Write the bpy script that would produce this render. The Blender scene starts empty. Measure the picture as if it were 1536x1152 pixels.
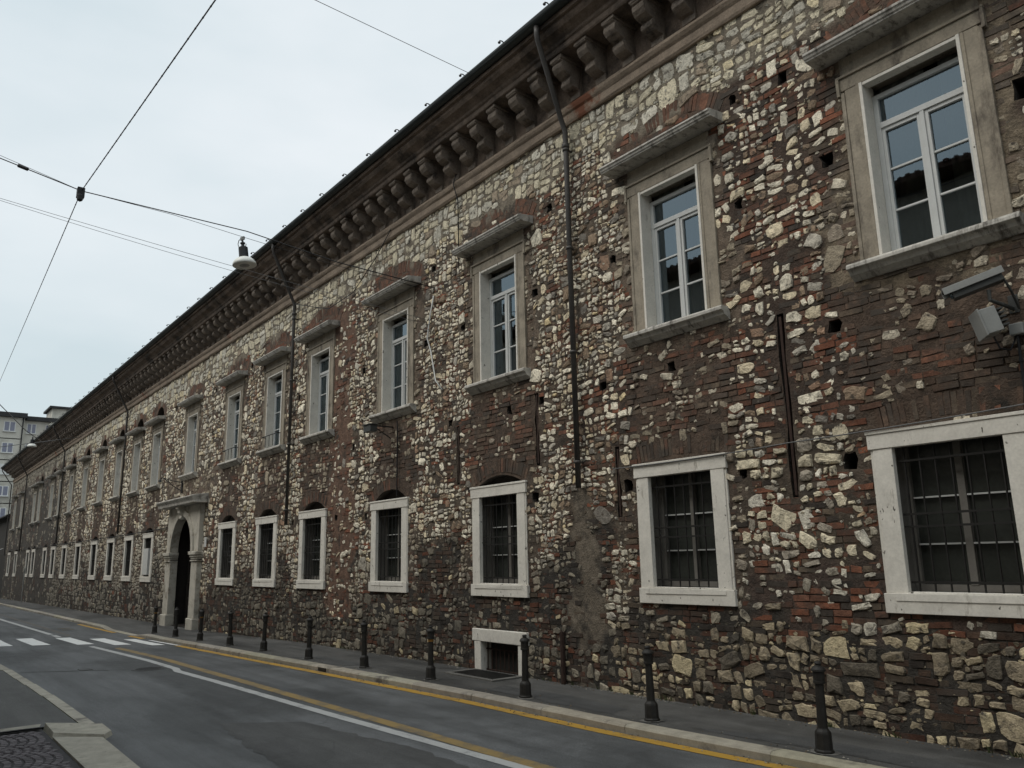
import bpy, math, random
import numpy as np
from mathutils import Vector, Matrix, noise
from mathutils.geometry import delaunay_2d_cdt

R = random.Random(7)
SC = bpy.context.scene
COL = SC.collection
PI = math.pi
rad = math.radians

# ------------------------------------------------------------------ helpers
class MB:
    """collects faces of one mesh"""
    def __init__(s):
        s.v = []; s.f = []; s.c = []; s.m = []; s.usec = False
    def add(s, vs, fs, col=None, mi=0):
        b = len(s.v)
        s.v.extend(vs)
        if col is not None: s.usec = True
        s.c.extend([col if col is not None else (1, 1, 1)] * len(vs))
        for f in fs:
            s.f.append(tuple(i + b for i in f)); s.m.append(mi)
        return s
    def box(s, x0, x1, y0, y1, z0, z1, col=None, mi=0, skip=()):
        vs = [(x0,y0,z0),(x1,y0,z0),(x1,y1,z0),(x0,y1,z0),(x0,y0,z1),(x1,y0,z1),(x1,y1,z1),(x0,y1,z1)]
        fs = [(0,3,2,1),(4,5,6,7),(0,1,5,4),(1,2,6,5),(2,3,7,6),(3,0,4,7)]
        fs = [f for i, f in enumerate(fs) if i not in skip]
        return s.add(vs, fs, col, mi)
    def prism_x(s, prof, x0, x1, col=None, mi=0):
        """closed profile of (y,z), counter-clockwise seen from +x, swept along x"""
        n = len(prof)
        vs = [(x0, y, z) for y, z in prof] + [(x1, y, z) for y, z in prof]
        fs = [(i, i + n, (i + 1) % n + n, (i + 1) % n) for i in range(n)]
        fs += [tuple(range(n)), tuple(range(2 * n - 1, n - 1, -1))]
        return s.add(vs, fs, col, mi)
    def sweep_x(s, prof, xs, dz=None, jit=0.0, closed=False, col=None, mi=0, rng=R):
        n = len(prof); vs = []; fs = []
        for x in xs:
            o = dz(x) if dz else 0.0
            for y, z in prof:
                vs.append((x, y + rng.uniform(-jit, jit), z + o + rng.uniform(-jit, jit)))
        m = n if closed else n - 1
        for k in range(len(xs) - 1):
            for i in range(m):
                j = (i + 1) % n
                fs.append((k*n+i, (k+1)*n+i, (k+1)*n+j, k*n+j))
        if closed:
            fs.append(tuple(range(n))); fs.append(tuple(range((len(xs)-1)*n + n - 1, (len(xs)-1)*n - 1, -1)))
        return s.add(vs, fs, col, mi)
    def tube(s, pts, r, n=6, col=None, mi=0, cap=True):
        pts = [Vector(p) for p in pts]; vs = []; fs = []
        rr = r if isinstance(r, (list, tuple)) else [r] * len(pts)
        prev = None
        for i, p in enumerate(pts):
            t = (pts[min(i+1, len(pts)-1)] - pts[max(i-1, 0)]).normalized()
            if prev is None:
                a = Vector((0, 0, 1)) if abs(t.z) < .9 else Vector((1, 0, 0))
                u = t.cross(a).normalized()
            else:
                u = (prev - t * prev.dot(t)).normalized()
            prev = u; w = t.cross(u)
            for k in range(n):
                an = 2 * PI * k / n
                vs.append(tuple(p + (u * math.cos(an) + w * math.sin(an)) * rr[i]))
        for i in range(len(pts) - 1):
            for k in range(n):
                j = (k + 1) % n
                fs.append((i*n+k, i*n+j, (i+1)*n+j, (i+1)*n+k))
        if cap:
            fs.append(tuple(range(n - 1, -1, -1))); fs.append(tuple(range((len(pts)-1)*n, len(pts)*n)))
        return s.add(vs, fs, col, mi)
    def lathe(s, prof, c=(0, 0, 0), n=16, col=None, mi=0):
        """prof: list of (r,z) from bottom to top"""
        vs = []; fs = []
        for r, z in prof:
            for k in range(n):
                a = 2 * PI * k / n
                vs.append((c[0] + r * math.cos(a), c[1] + r * math.sin(a), c[2] + z))
        for i in range(len(prof) - 1):
            for k in range(n):
                j = (k + 1) % n
                fs.append((i*n+k, i*n+j, (i+1)*n+j, (i+1)*n+k))
        fs.append(tuple(range(n - 1, -1, -1))); fs.append(tuple(range((len(prof)-1)*n, len(prof)*n)))
        return s.add(vs, fs, col, mi)
    def build(s, name, mats, parent=None, loc=None, smooth=False, bevel=0.0):
        me = bpy.data.meshes.new(name)
        me.from_pydata(s.v, [], s.f)
        if not isinstance(mats, (list, tuple)): mats = [mats]
        for m in mats: me.materials.append(m)
        if len(mats) > 1: me.polygons.foreach_set('material_index', s.m)
        if s.usec:
            at = me.color_attributes.new('tint', 'FLOAT_COLOR', 'POINT')
            a = np.ones((len(s.v), 4), dtype=np.float32); a[:, :3] = np.array(s.c, dtype=np.float32)
            at.data.foreach_set('color', a.ravel())
        if smooth: me.polygons.foreach_set('use_smooth', [True] * len(me.polygons))
        me.update()
        o = bpy.data.objects.new(name, me); COL.objects.link(o)
        if loc: o.location = loc
        if parent: o.parent = parent
        if bevel:
            b = o.modifiers.new('bevel', 'BEVEL'); b.width = bevel; b.segments = 2; b.limit_method = 'ANGLE'
        return o

def tag(o, label=None, cat=None, group=None, kind=None):
    if label: o['label'] = label
    if cat: o['category'] = cat
    if group: o['group'] = group
    if kind: o['kind'] = kind
    return o
def thing(name, label, cat, loc=(0, 0, 0), rz=0.0, group=None):
    o = bpy.data.objects.new(name, None); COL.objects.link(o)
    o.location = loc; o.rotation_euler = (0, 0, rz); o.empty_display_size = .2
    return tag(o, label, cat, group)
def copy_tree(o, parent=None, loc=None):
    c = o.copy(); COL.objects.link(c)
    if parent is not None: c.parent = parent
    if loc is not None: c.location = loc
    for ch in list(o.children): copy_tree(ch, c)
    return c

# ------------------------------------------------------------------ materials
def nmat(name):
    m = bpy.data.materials.new(name); m.use_nodes = True
    nt = m.node_tree; nt.nodes.clear()
    out = nt.nodes.new('ShaderNodeOutputMaterial')
    b = nt.nodes.new('ShaderNodeBsdfPrincipled')
    nt.links.new(b.outputs[0], out.inputs[0])
    return m, nt, b
def noise_node(nt, scale, detail=4, rough=.6, pos=None, stretch=None):
    n = nt.nodes.new('ShaderNodeTexNoise'); n.inputs['Scale'].default_value = scale
    n.inputs['Detail'].default_value = detail; n.inputs['Roughness'].default_value = rough
    if pos is not None:
        if stretch:
            mp = nt.nodes.new('ShaderNodeMapping'); mp.inputs['Scale'].default_value = stretch
            nt.links.new(pos, mp.inputs[0]); nt.links.new(mp.outputs[0], n.inputs['Vector'])
        else: nt.links.new(pos, n.inputs['Vector'])
    return n.outputs['Fac']
def ramp(nt, fac, p0, c0, p1, c1):
    r = nt.nodes.new('ShaderNodeValToRGB')
    e = r.color_ramp.elements
    e[0].position = p0; e[1].position = p1
    e[0].color = (*c0, 1) if len(c0) == 3 else c0; e[1].color = (*c1, 1) if len(c1) == 3 else c1
    nt.links.new(fac, r.inputs[0]); return r.outputs[0]
def mixc(nt, a, b, fac, mode='MIX'):
    m = nt.nodes.new('ShaderNodeMix'); m.data_type = 'RGBA'; m.blend_type = mode
    if isinstance(fac, (int, float)): m.inputs['Factor'].default_value = fac
    else: nt.links.new(fac, m.inputs['Factor'])
    for i, v in ((6, a), (7, b)):
        if isinstance(v, (tuple, list)): m.inputs[i].default_value = (*v[:3], 1)
        else: nt.links.new(v, m.inputs[i])
    return m.outputs[2]
def bump(nt, b, h, strength=.4, dist=.01):
    n = nt.nodes.new('ShaderNodeBump'); n.inputs['Strength'].default_value = strength
    n.inputs['Distance'].default_value = dist
    nt.links.new(h, n.inputs['Height']); nt.links.new(n.outputs[0], b.inputs['Normal'])
def position(nt):
    return nt.nodes.new('ShaderNodeNewGeometry').outputs['Position']

def surf(name, base, rough=.85, var=.35, scale=6.0, fine=60.0, bs=.3, bd=.006, tint=False, stain=None, metal=0.0, stain_scale=3.0, stain_lo=.5, stain_hi=.62, stretch=None, spec=.3, spots=None):
    """rough weathered surface: base colour, two noises of mottling, one shaped stain, bump"""
    m, nt, b = nmat(name); P = position(nt)
    if tint:
        a = nt.nodes.new('ShaderNodeAttribute'); a.attribute_name = 'tint'
        col = mixc(nt, a.outputs['Color'], base, 1.0, 'MULTIPLY')
    else:
        rgb = nt.nodes.new('ShaderNodeRGB'); rgb.outputs[0].default_value = (*base, 1); col = rgb.outputs[0]
    n1 = noise_node(nt, scale, 6, .65, P)
    n2 = noise_node(nt, fine, 3, .6, P)
    lo, hi = 1 - var, 1 + var
    col = mixc(nt, col, ramp(nt, n1, .3, (lo,)*3, .7, (hi,)*3), 1.0, 'MULTIPLY')
    col = mixc(nt, col, ramp(nt, n2, .3, (1 - var*.6,)*3, .7, (1 + var*.5,)*3), 1.0, 'MULTIPLY')
    if stain:
        s = noise_node(nt, stain_scale, 7, .7, P, stretch)
        col = mixc(nt, col, stain, ramp(nt, s, stain_lo, (0,)*3, stain_hi, (1,)*3))
    if spots:
        s2 = noise_node(nt, spots[1], 2, .5, P, (1.3, 1, .8))
        col = mixc(nt, col, spots[0], ramp(nt, s2, spots[2], (0,)*3, spots[2] + .03, (1,)*3))
    nt.links.new(col, b.inputs['Base Color'])
    b.inputs['Roughness'].default_value = rough; b.inputs['Metallic'].default_value = metal
    b.inputs['Specular IOR Level'].default_value = spec
    hsum = nt.nodes.new('ShaderNodeMath'); hsum.operation = 'ADD'
    nt.links.new(n1, hsum.inputs[0]); nt.links.new(n2, hsum.inputs[1])
    bump(nt, b, hsum.outputs[0], bs, bd)
    return m

M = {}
M['stone'] = surf('rubble_stone', (1.72, 1.66, 1.53), .9, .34, 16, 60, .8, .016, tint=True, stain=(.075, .065, .054), stain_scale=12, stain_lo=.53, stain_hi=.66)
M['brick'] = surf('old_brick', (1, 1, 1), .92, .4, 12, 70, .6, .01, tint=True, stain=(.060, .050, .041), stain_scale=2.2, stain_lo=.47, stain_hi=.62)
M['mortar'] = surf('mortar', (1, 1, 1), .95, .4, 8, 45, .8, .02, tint=True, stain=(.03, .026, .022), stain_scale=3, stain_lo=.52, stain_hi=.68)
M['frame'] = surf('white_limestone_frame', (.62, .59, .53), .75, .10, 5, 40, .25, .004, stain=(.24, .21, .17), stain_scale=6, stain_lo=.60, stain_hi=.74, stretch=(1.6, 1, .45), spots=((.10, .09, .075), 15, .70))
M['portal'] = surf('portal_limestone', (.45, .42, .36), .8, .16, 3, 40, .35, .006, stain=(.20, .175, .135), stain_scale=2.2, stain_lo=.5, stain_hi=.66)
M['oldframe'] = surf('weathered_limestone', (.27, .234, .182), .8, .25, 4, 40, .35, .006, stain=(.09, .075, .06), stain_scale=3.5, stain_lo=.52, stain_hi=.66, stretch=(1, 1, .4))
M['hood'] = surf('sooty_limestone', (.43, .41, .37), .8, .2, 6, 40, .35, .006, stain=(.10, .09, .078), stain_scale=6, stain_lo=.50, stain_hi=.66, stretch=(2.0, 1, .5))
M['cornice'] = surf('cornice_plaster', (.15, .115, .09), .92, .35, 4, 40, .6, .015, stain=(.045, .036, .03), stain_scale=1.6, stain_lo=.47, stain_hi=.62)
M['stringc'] = surf('string_course', (.24, .19, .145), .92, .3, 3, 40, .6, .015, stain=(.17, .07, .04), stain_scale=.55, stain_lo=.58, stain_hi=.63)
M['corbel'] = surf('bracket_stone', (.20, .165, .135), .92, .3, 6, 40, .6, .012, stain=(.05, .042, .036), stain_scale=3, stain_lo=.5, stain_hi=.66)
M['wood'] = surf('grey_painted_wood', (.50, .51, .50), .5, .05, 8, 60, .1, .002)
M['dkwood'] = surf('brown_grey_wood', (.16, .15, .135), .6, .12, 8, 60, .2, .002)
M['iron'] = surf('black_iron', (.010, .009, .008), .55, .3, 12, 80, .2, .002, spec=.4)
M['rust'] = surf('rusty_iron', (.035, .02, .015), .85, .35, 12, 80, .3, .003)
M['bollard'] = surf('bollard_iron', (.020, .018, .0155), .6, .3, 10, 70, .2, .002, spec=.3)
M['gutter'] = surf('gutter_metal', (.02, .026, .026), .5, .25, 3, 40, .1, .003, spec=.4)
M['pipe'] = surf('downpipe_metal', (.055, .05, .046), .55, .2, 4, 60, .1, .002, spec=.4)
M['wire'] = surf('cable_black', (.012, .012, .013), .6, .1, 8, 60, .0, .001)
M['steelwire'] = surf('steel_wire', (.13, .13, .13), .5, .1, 8, 60, .0, .001)
M['lampwhite'] = surf('lamp_enamel', (.62, .62, .58), .4, .05, 8, 60, .0, .001)
M['lampdark'] = surf('lamp_housing', (.02, .021, .024), .45, .1, 8, 60, .0, .001)
M['camgrey'] = surf('camera_grey', (.26, .265, .255), .45, .08, 8, 60, .05, .001)
M['camdark'] = surf('camera_dark', (.05, .052, .05), .5, .1, 8, 60, .05, .001)
M['door'] = surf('dark_door_wood', (.022, .018, .015), .6, .3, 5, 60, .3, .004)
M['dark'] = surf('unlit_plaster', (.03, .028, .025), .95, .2, 3, 30, .1, .004)
M['curtain'] = surf('curtain_cloth', (.22, .235, .21), .9, .1, 8, 90, .1, .002)
M['kerb'] = surf('granite_kerb', (.295, .276, .237), .85, .2, 7, 120, .3, .004, tint=True, stain=(.09, .08, .07), stain_scale=2.5, stain_lo=.56, stain_hi=.7)
M['lidframe'] = surf('concrete_frame', (.12, .115, .105), .85, .2, 6, 60, .2, .003)
M['castlid'] = surf('worn_iron_lid', (.06, .06, .06), .7, .2, 10, 80, .2, .002)
M['orange'] = surf('orange_band', (.20, .10, .02), .6, .2, 10, 60, .0, .001)
M['board'] = surf('grey_white_board', (.5, .5, .48), .7, .05, 6, 60, .05, .001)
M['aptwall'] = surf('apartment_plaster', (.52, .50, .44), .9, .08, .4, 8, .1, .01, stain=(.36, .345, .30), stain_scale=.25, stain_lo=.5, stain_hi=.62)
M['aptroof'] = surf('apartment_roof', (.035, .035, .035), .8, .2, 2, 10, .1, .01)
M['aptglass'] = surf('apartment_glass', (.15, .16, .215), .2, .1, 2, 10, .0, .001, spec=.6)
M['white'] = surf('white_paint', (.6, .6, .58), .6, .05, 4, 30, .0, .001)
M['oppwall'] = surf('ochre_plaster', (.46, .41, .34), .9, .12, 1, 20, .2, .01, stain=(.33, .29, .24), stain_scale=.7, stain_lo=.5, stain_hi=.65)
M['tile'] = surf('roof_tile', (.10, .055, .04), .9, .35, 3, 30, .3, .01)
M['cobble'] = surf('porphyry_cobble', (.085, .078, .08), .8, .25, 12, 80, .4, .005, tint=True)

def glass_mat(name='window_glass', ior=2.35, gc=(.74, .90, 1.0, 1)):
    m = bpy.data.materials.new(name); m.use_nodes = True
    nt = m.node_tree; nt.nodes.clear()
    out = nt.nodes.new('ShaderNodeOutputMaterial')
    g = nt.nodes.new('ShaderNodeBsdfGlossy'); g.inputs['Roughness'].default_value = .015
    g.inputs['Color'].default_value = gc
    t = nt.nodes.new('ShaderNodeBsdfTransparent'); t.inputs['Color'].default_value = (.55, .6, .57, 1)
    f = nt.nodes.new('ShaderNodeFresnel'); f.inputs['IOR'].default_value = ior
    mx = nt.nodes.new('ShaderNodeMixShader')
    nt.links.new(f.outputs[0], mx.inputs[0]); nt.links.new(t.outputs[0], mx.inputs[1]); nt.links.new(g.outputs[0], mx.inputs[2])
    nt.links.new(mx.outputs[0], out.inputs[0])
    P = position(nt)
    n = noise_node(nt, 2.2, 1, .4, P)
    bp = nt.nodes.new('ShaderNodeBump'); bp.inputs['Strength'].default_value = .12; bp.inputs['Distance'].default_value = .01
    nt.links.new(n, bp.inputs['Height']); nt.links.new(bp.outputs[0], g.inputs['Normal'])
    return m
M['glass'] = glass_mat()
M['dimglass'] = surf('dusty_glass', (.030, .033, .029), .25, .25, 3, 30, .05, .002, spec=.5)

def asphalt(name, base, patch, rough_lo=.62, seed=0.0):
    m, nt, b = nmat(name); P = position(nt)
    mp = nt.nodes.new('ShaderNodeMapping'); mp.inputs['Location'].default_value = (seed, seed*.7, 0)
    nt.links.new(P, mp.inputs[0]); P = mp.outputs[0]
    n_big = noise_node(nt, .55, 5, .6, P, (.45, 1.3, 1))
    n_mid = noise_node(nt, 3.0, 6, .7, P)
    n_fine = noise_node(nt, 140, 2, .6, P)
    v = nt.nodes.new('ShaderNodeTexVoronoi'); v.inputs['Scale'].default_value = 190
    nt.links.new(P, v.inputs['Vector'])
    col = mixc(nt, base, patch, ramp(nt, n_big, .46, (0,)*3, .60, (1,)*3))
    col = mixc(nt, col, ramp(nt, n_mid, .3, (.72,)*3, .7, (1.2,)*3), 1.0, 'MULTIPLY')
    n_str = noise_node(nt, 1.4, 5, .7, P, (.16, 2.2, 1))
    col = mixc(nt, col, ramp(nt, n_str, .34, (.74,)*3, .62, (1.14,)*3), 1.0, 'MULTIPLY')
    col = mixc(nt, col, ramp(nt, n_fine, .3, (.6,)*3, .72, (1.45,)*3), 1.0, 'MULTIPLY')
    col = mixc(nt, col, ramp(nt, v.outputs['Color'], .2, (.85,)*3, .9, (1.2,)*3), 1.0, 'MULTIPLY')
    # fine cracks
    wv = noise_node(nt, 2.0, 4, .6, P)
    vc = nt.nodes.new('ShaderNodeTexVoronoi'); vc.feature = 'DISTANCE_TO_EDGE'; vc.inputs['Scale'].default_value = .9
    ad = nt.nodes.new('ShaderNodeMixRGB'); ad.blend_type = 'ADD'; ad.inputs[0].default_value = .35
    nt.links.new(P, ad.inputs[1]); nt.links.new(wv, ad.inputs[2]); nt.links.new(ad.outputs[0], vc.inputs['Vector'])
    ck = ramp(nt, vc.outputs['Distance'], .004, (1,)*3, .010, (0,)*3)
    gate = ramp(nt, noise_node(nt, .35, 2, .5, P), .52, (0,)*3, .60, (.4,)*3)
    ck = mixc(nt, ck, gate, 1.0, 'MULTIPLY')
    col = mixc(nt, col, tuple(c*.4 for c in base), ck)
    nt.links.new(col, b.inputs['Base Color'])
    nt.links.new(ramp(nt, n_mid, .3, (rough_lo,)*3, .75, (.92,)*3), b.inputs['Roughness'])
    b.inputs['Specular IOR Level'].default_value = .35
    bump(nt, b, v.outputs['Distance'], .35, .004)
    return m
M['road'] = asphalt('road_asphalt', (.094, .097, .099), (.056, .058, .059))
M['pave'] = asphalt('pavement_asphalt', (.078, .076, .072), (.040, .039, .037), seed=13.0)
M['pave2'] = asphalt('side_pavement_asphalt', (.068, .067, .064), (.044, .043, .041), seed=31.0)

def paint(name, colr, wear, lo, hi):
    m, nt, b = nmat(name); P = position(nt)
    n = noise_node(nt, 3.5, 8, .72, P); f = noise_node(nt, 90, 2, .6, P)
    s = nt.nodes.new('ShaderNodeMath'); s.operation = 'MULTIPLY_ADD'; s.inputs[1].default_value = .5
    nt.links.new(f, s.inputs[0]); nt.links.new(n, s.inputs[2])
    col = mixc(nt, colr, wear, ramp(nt, s.outputs[0], lo, (0,)*3, hi, (1,)*3))
    nt.links.new(col, b.inputs['Base Color']); b.inputs['Roughness'].default_value = .75
    return m
M['white_line'] = paint('road_paint_white', (.36, .36, .35), (.11, .11, .108), .80, 1.0)
M['zebra'] = paint('zebra_paint_white', (.60, .60, .585), (.13, .13, .13), .84, 1.05)
M['yellow'] = paint('road_paint_yellow', (.36, .205, .022), (.12, .09, .05), .76, .98)
M['yellow_worn'] = paint('road_paint_yellow_worn', (.23, .155, .05), (.085, .078, .068), .68, .95)
M['yellow_old'] = paint('road_paint_yellow_old', (.12, .09, .05), (.064, .062, .06), .52, .8)

# ------------------------------------------------------------------ street levels
_zx = [-160, -110, -70, -54, -42, -32, -26, -22, -17, -13, 0, 20]
_zz = [-1.1, -.75, -.52, -.39, -.30, -.245, -.21, -.15, -.05, -.02, 0, 0]
def zg(x): return float(np.interp(x, _zx, _zz))
_kx = [-140, -75, -57, -44, -35, -24, -19, -16.8, -13.5, -8.8, -6.4, -5, -4, 4, 15]
_ky = [-1.3, -1.4, -1.48, -1.54, -1.60, -1.60, -1.68, -1.71, -1.60, -1.39, -1.38, -1.33, -1.26, -1.10, -1.0]
def ky(x): return float(np.interp(x, _kx, _ky))      # front edge of the kerb
ROAD = -.08
def kh(x):                                            # kerb height above road; dropped at the crossing
    return float(np.interp(x, [-29.5, -28.5, -25.2, -24.2], [1, .12, .12, 1]))

XS = list(np.arange(-140, 14.01, .5))

def strip(name, mat, xs, y0, y1, dz, kind='structure', nsub=1, z2=None):
    mb = MB(); vs = []; fs = []
    n = nsub + 1
    for x in xs:
        a, b = y0(x), y1(x)
        for i in range(n):
            t = i / nsub
            d0 = dz(x) if callable(dz) else dz
            z = zg(x) + d0 if z2 is None else zg(x) + d0 * max(0, 1 - 2 * t) + z2 * min(1, 2 * t)
            vs.append((x, a + (b - a) * t, z))
    for k in range(len(xs) - 1):
        for i in range(nsub):
            fs.append((k*n+i, (k+1)*n+i, (k+1)*n+i+1, k*n+i+1))
    mb.add(vs, fs)
    o = mb.build(name, mat); tag(o, kind=kind); return o

# ground sheet
g = MB(); g.add([(-600, -600, -2.2), (600, -600, -2.2), (600, 600, -2.2), (-600, 600, -2.2)], [(0, 1, 2, 3)])
tag(g.build('ground', M['pave']), kind='structure')
strip('road', M['road'], XS, lambda x: -5.5, lambda x: ky(x) + .05, ROAD, nsub=6)
strip('pavement', M['pave'], XS, lambda x: ky(x) + .15, lambda x: .12, lambda x: ROAD * (1 - kh(x)), nsub=4, z2=0.0)
# far-side pavement left of the driveway, granite strip, driveway with fan cobbles
xsL = [x for x in XS if x <= -10.74] + [-10.74]
strip('side_pavement', M['pave2'], xsL, lambda x: -9.6, lambda x: -5.50, ROAD + .012, nsub=3)

# kerb stones on the palace side: one mesh, joints between the stones
k = MB(); x = 9.0; rk = random.Random(3)
while x > -90:
    L = rk.uniform(1.25, 1.75); x1 = x - L
    c = rk.uniform(.8, 1.15); tint = (c, c * rk.uniform(.95, 1.0), c * rk.uniform(.86, .98))
    m = 4; j = rk.uniform(-.006, .006)
    secs = []
    for i in range(m + 1):
        xx = x - .004 - (L - .008) * i / m
        f = ky(xx) + j; top = zg(xx) + ROAD - .08 * (kh(xx) - 1) * 0 + (-ROAD) * kh(xx)
        ch = .022 * min(1, kh(xx) + .1)
        b0 = zg(xx) + ROAD - .1
        w = lambda: rk.uniform(-.002, .002)
        secs.append([(xx, f, b0), (xx, f - .004 + w(), top - ch + w()), (xx, f + .014 + w(), top - .004 + w()), (xx, f + .03, top + .002), (xx, f + .17, top + .003 + w()), (xx, f + .17, b0)])
    vs = [p for s_ in secs for p in s_]; n = 6; fs = []
    for i in range(m):
        for q in range(n - 1):
            fs.append((i*n+q, i*n+q+1, (i+1)*n+q+1, (i+1)*n+q))
    fs.append(tuple(range(n))[::-1]); fs.append(tuple(range(m*n, m*n+n)))
    # dark mouth of the street drain
    k.add(vs, fs, tint)
    x = x1
tag(k.build('kerb', M['kerb'], smooth=False), kind='structure')
dr = MB(); yk = ky(-12.75)
dr.box(-12.98, -12.66, yk - .012, yk + .05, zg(-12.8) + ROAD + .006, zg(-12.8) - .018)
tag(dr.build('kerb_drain', M['iron']), 'small black drain mouth let into the front of the granite kerb', 'drain')

# far-side granite: strip, corner block, wide drive stone
k = MB(); x = -10.30; rk = random.Random(5)
while x > -80:
    L = rk.uniform(.95, 1.7); c = rk.uniform(.85, 1.1)
    a, b = x - .006, x - L + .006
    y0 = -5.36 - max(0, -x - 12) * .012
    z0, z1 = zg(a) + ROAD + .022, zg(b) + ROAD + .022
    vs = [(a, y0, z0), (b, y0 - .004, z1), (b, y0 - .135, z1), (a, y0 - .135, z0), (a, y0 + .012, z0 - .05), (b, y0 + .012, z1 - .05), (b, y0 - .135, z1 - .05), (a, y0 - .135, z0 - .05)]
    k.add(vs, [(0, 1, 2, 3), (0, 4, 5, 1), (2, 6, 7, 3), (0, 3, 7, 4), (1, 5, 6, 2)], (c, c, c * .97)); x -= L
zb = ROAD + .038
k.add([(-10.26, -5.34, zb), (-10.74, -5.82, zb), (-10.06, -5.84, zb), (-9.62, -5.44, zb - .008), (-9.80, -5.34, zb - .008),
       (-10.26, -5.31, zb - .1), (-10.74, -5.84, zb - .1), (-9.99, -5.87, zb - .1), (-9.56, -5.43, zb - .1), (-9.76, -5.31, zb - .1)],
      [(0, 1, 2, 3, 4), (0, 5, 6, 1), (1, 6, 7, 2), (2, 7, 8, 3), (3, 8, 9, 4), (4, 9, 5, 0)], (1.0, 1.0, .96))
zc = ROAD + .012
k.add([(-9.97, -5.86, zc), (-9.60, -5.46, zc), (-7.2, -5.50, zc), (-7.2, -5.86, zc), (-9.97, -5.86, zc - .06), (-9.60, -5.46, zc - .06), (-7.2, -5.50, zc - .06), (-7.2, -5.86, zc - .06)],
      [(0, 1, 2, 3)[::-1], (0, 1, 5, 4), (1, 2, 6, 5), (2, 3, 7, 6), (3, 0, 4, 7)], (.93, .93, .9))
k.add([(-7.19, -5.50, zc), (-4.4, -5.52, zc), (-4.4, -5.88, zc), (-7.19, -5.86, zc), (-7.19, -5.50, zc - .06), (-4.4, -5.52, zc - .06), (-4.4, -5.88, zc - .06), (-7.19, -5.86, zc - .06)],
      [(0, 1, 2, 3)[::-1], (0, 1, 5, 4), (1, 2, 6, 5), (2, 3, 7, 6), (3, 0, 4, 7)], (.98, .98, .94))
k.add([(-10.74, -5.86, zc + .02), (-10.74, -5.92, zc + .02), (-10.62, -9.5, zc + .02), (-10.54, -9.5, zc + .02), (-10.56, -5.9, zc + .02)], [(0, 1, 2, 3, 4)[::-1]], (.8, .8, .78))
tag(k.build('side_kerb', M['kerb']), kind='structure')
# fan-laid cobbles in the driveway
k = MB(); rk = random.Random(9)
k.add([(-10.7, -9.6, ROAD - .012), (-3.5, -9.6, ROAD - .012), (-3.5, -5.86, ROAD - .012), (-10.7, -5.86, ROAD - .012)], [(0, 1, 2, 3)], (.3, .3, .3))
W_ = 1.05
for col_i in range(8):
    cx_ = -10.6 + W_ * (col_i + .5)
    for r_i in range(58):
        Rr = .72
        yb = -10.3 + r_i * .083
        nst = 13
        for q in range(nst):
            a = (q + .5) / nst * 2 - 1
            dx = a * W_ / 2
            px = cx_ + dx; py = yb + math.sqrt(Rr*Rr - dx*dx) - .35
            if py > -5.91 or py < -9.5 or px < -10.52 + (-5.9 - py) * .0: continue
            sl = -dx / math.sqrt(Rr*Rr - dx*dx)
            s_ = W_ / nst * .42; h = .034
            t = Vector((1, sl, 0)).normalized(); nn = Vector((-sl, 1, 0)).normalized()
            c = rk.uniform(.7, 1.3)
            zt = ROAD + rk.uniform(-.002, .004)
            P0 = Vector((px, py, 0))
            vs = []
            for zz, kk in ((zt, .82), (zt - .012, 1.0)):
                for u, w in ((-1, -1), (1, -1), (1, 1), (-1, 1)):
                    p = P0 + t * u * s_ * kk + nn * w * h * kk; vs.append((p.x, p.y, zz))
            k.add(vs, [(0, 1, 2, 3), (4, 5, 1, 0), (5, 6, 2, 1), (6, 7, 3, 2), (7, 4, 0, 3)], (c, c * .97, c))
tag(k.build('driveway', M['cobble']), kind='structure')

# painted markings (sheets just above the road)
def marking(name, mat, x0, x1, yc, w, dz=.004, jit=0.004):
    xs = np.linspace(x0, x1, max(2, int(abs(x1 - x0) / .12))); rr = random.Random(int(abs(x0) * 100))
    mb = MB(); vs = []; fs = []
    for x_ in xs:
        y_ = yc(x_); vs.append((x_, y_ - w/2 + rr.uniform(-jit, jit), zg(x_) + ROAD + dz)); vs.append((x_, y_ + w/2 + rr.uniform(-jit, jit), zg(x_) + ROAD + dz))
    for i in range(len(xs) - 1): fs.append((2*i, 2*i+2, 2*i+3, 2*i+1) if x1 > x0 else (2*i+1, 2*i+3, 2*i+2, 2*i))
    return mb.add(vs, fs)
wy = lambda x: float(np.interp(x, [-90, -38, -28, -22, -15.9, -15.2, -14.8, -9.2, -5.8, 8], [-3.5, -3.36, -3.22, -3.22, -3.20, -3.20, -3.28, -3.12, -2.98, -2.7]))
def join(*mbs):
    a = mbs[0]
    for b in mbs[1:]:
        a.add(b.v, b.f)
    return a
tag(join(marking('a', 0, 9, -22.2, wy, .125), marking('a', 0, -26.6, -27.6, wy, .14), marking('a', 0, -28.0, -60, wy, .14)).build('white_line', M['white_line']), kind='structure')
y2 = lambda x: float(np.interp(x, [-24, -14, -6.6, 8], [-2.88, -2.93, -2.86, -2.62]))
tag(marking('a', 0, 9, -21.0, y2, .15).build('yellow_line', M['yellow_worn']), kind='structure')
tag(marking('a', 0, -27, -48, lambda x: -2.9, .13).build('faded_line', M['yellow_old']), kind='structure')
y3 = lambda x: ky(x) - .105
tag(join(marking('a', 0, 9, -20.3, y3, .145), marking('a', 0, -23.6, -25.2, y3, .13), marking('a', 0, -27.0, -32.5, y3, .13)).build('kerb_line', M['yellow']), kind='structure')
zb_ = [((-27.7, -4.96), (-24.5, -4.60)), ((-27.05, -4.23), (-23.9, -3.85)), ((-26.3, -3.37), (-23.05, -3.02)), ((-25.0, -2.75), (-21.95, -2.41)), ((-23.8, -2.16), (-20.9, -1.90)), ((-22.85, -1.79), (-20.3, -1.70))]
k = MB()
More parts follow.
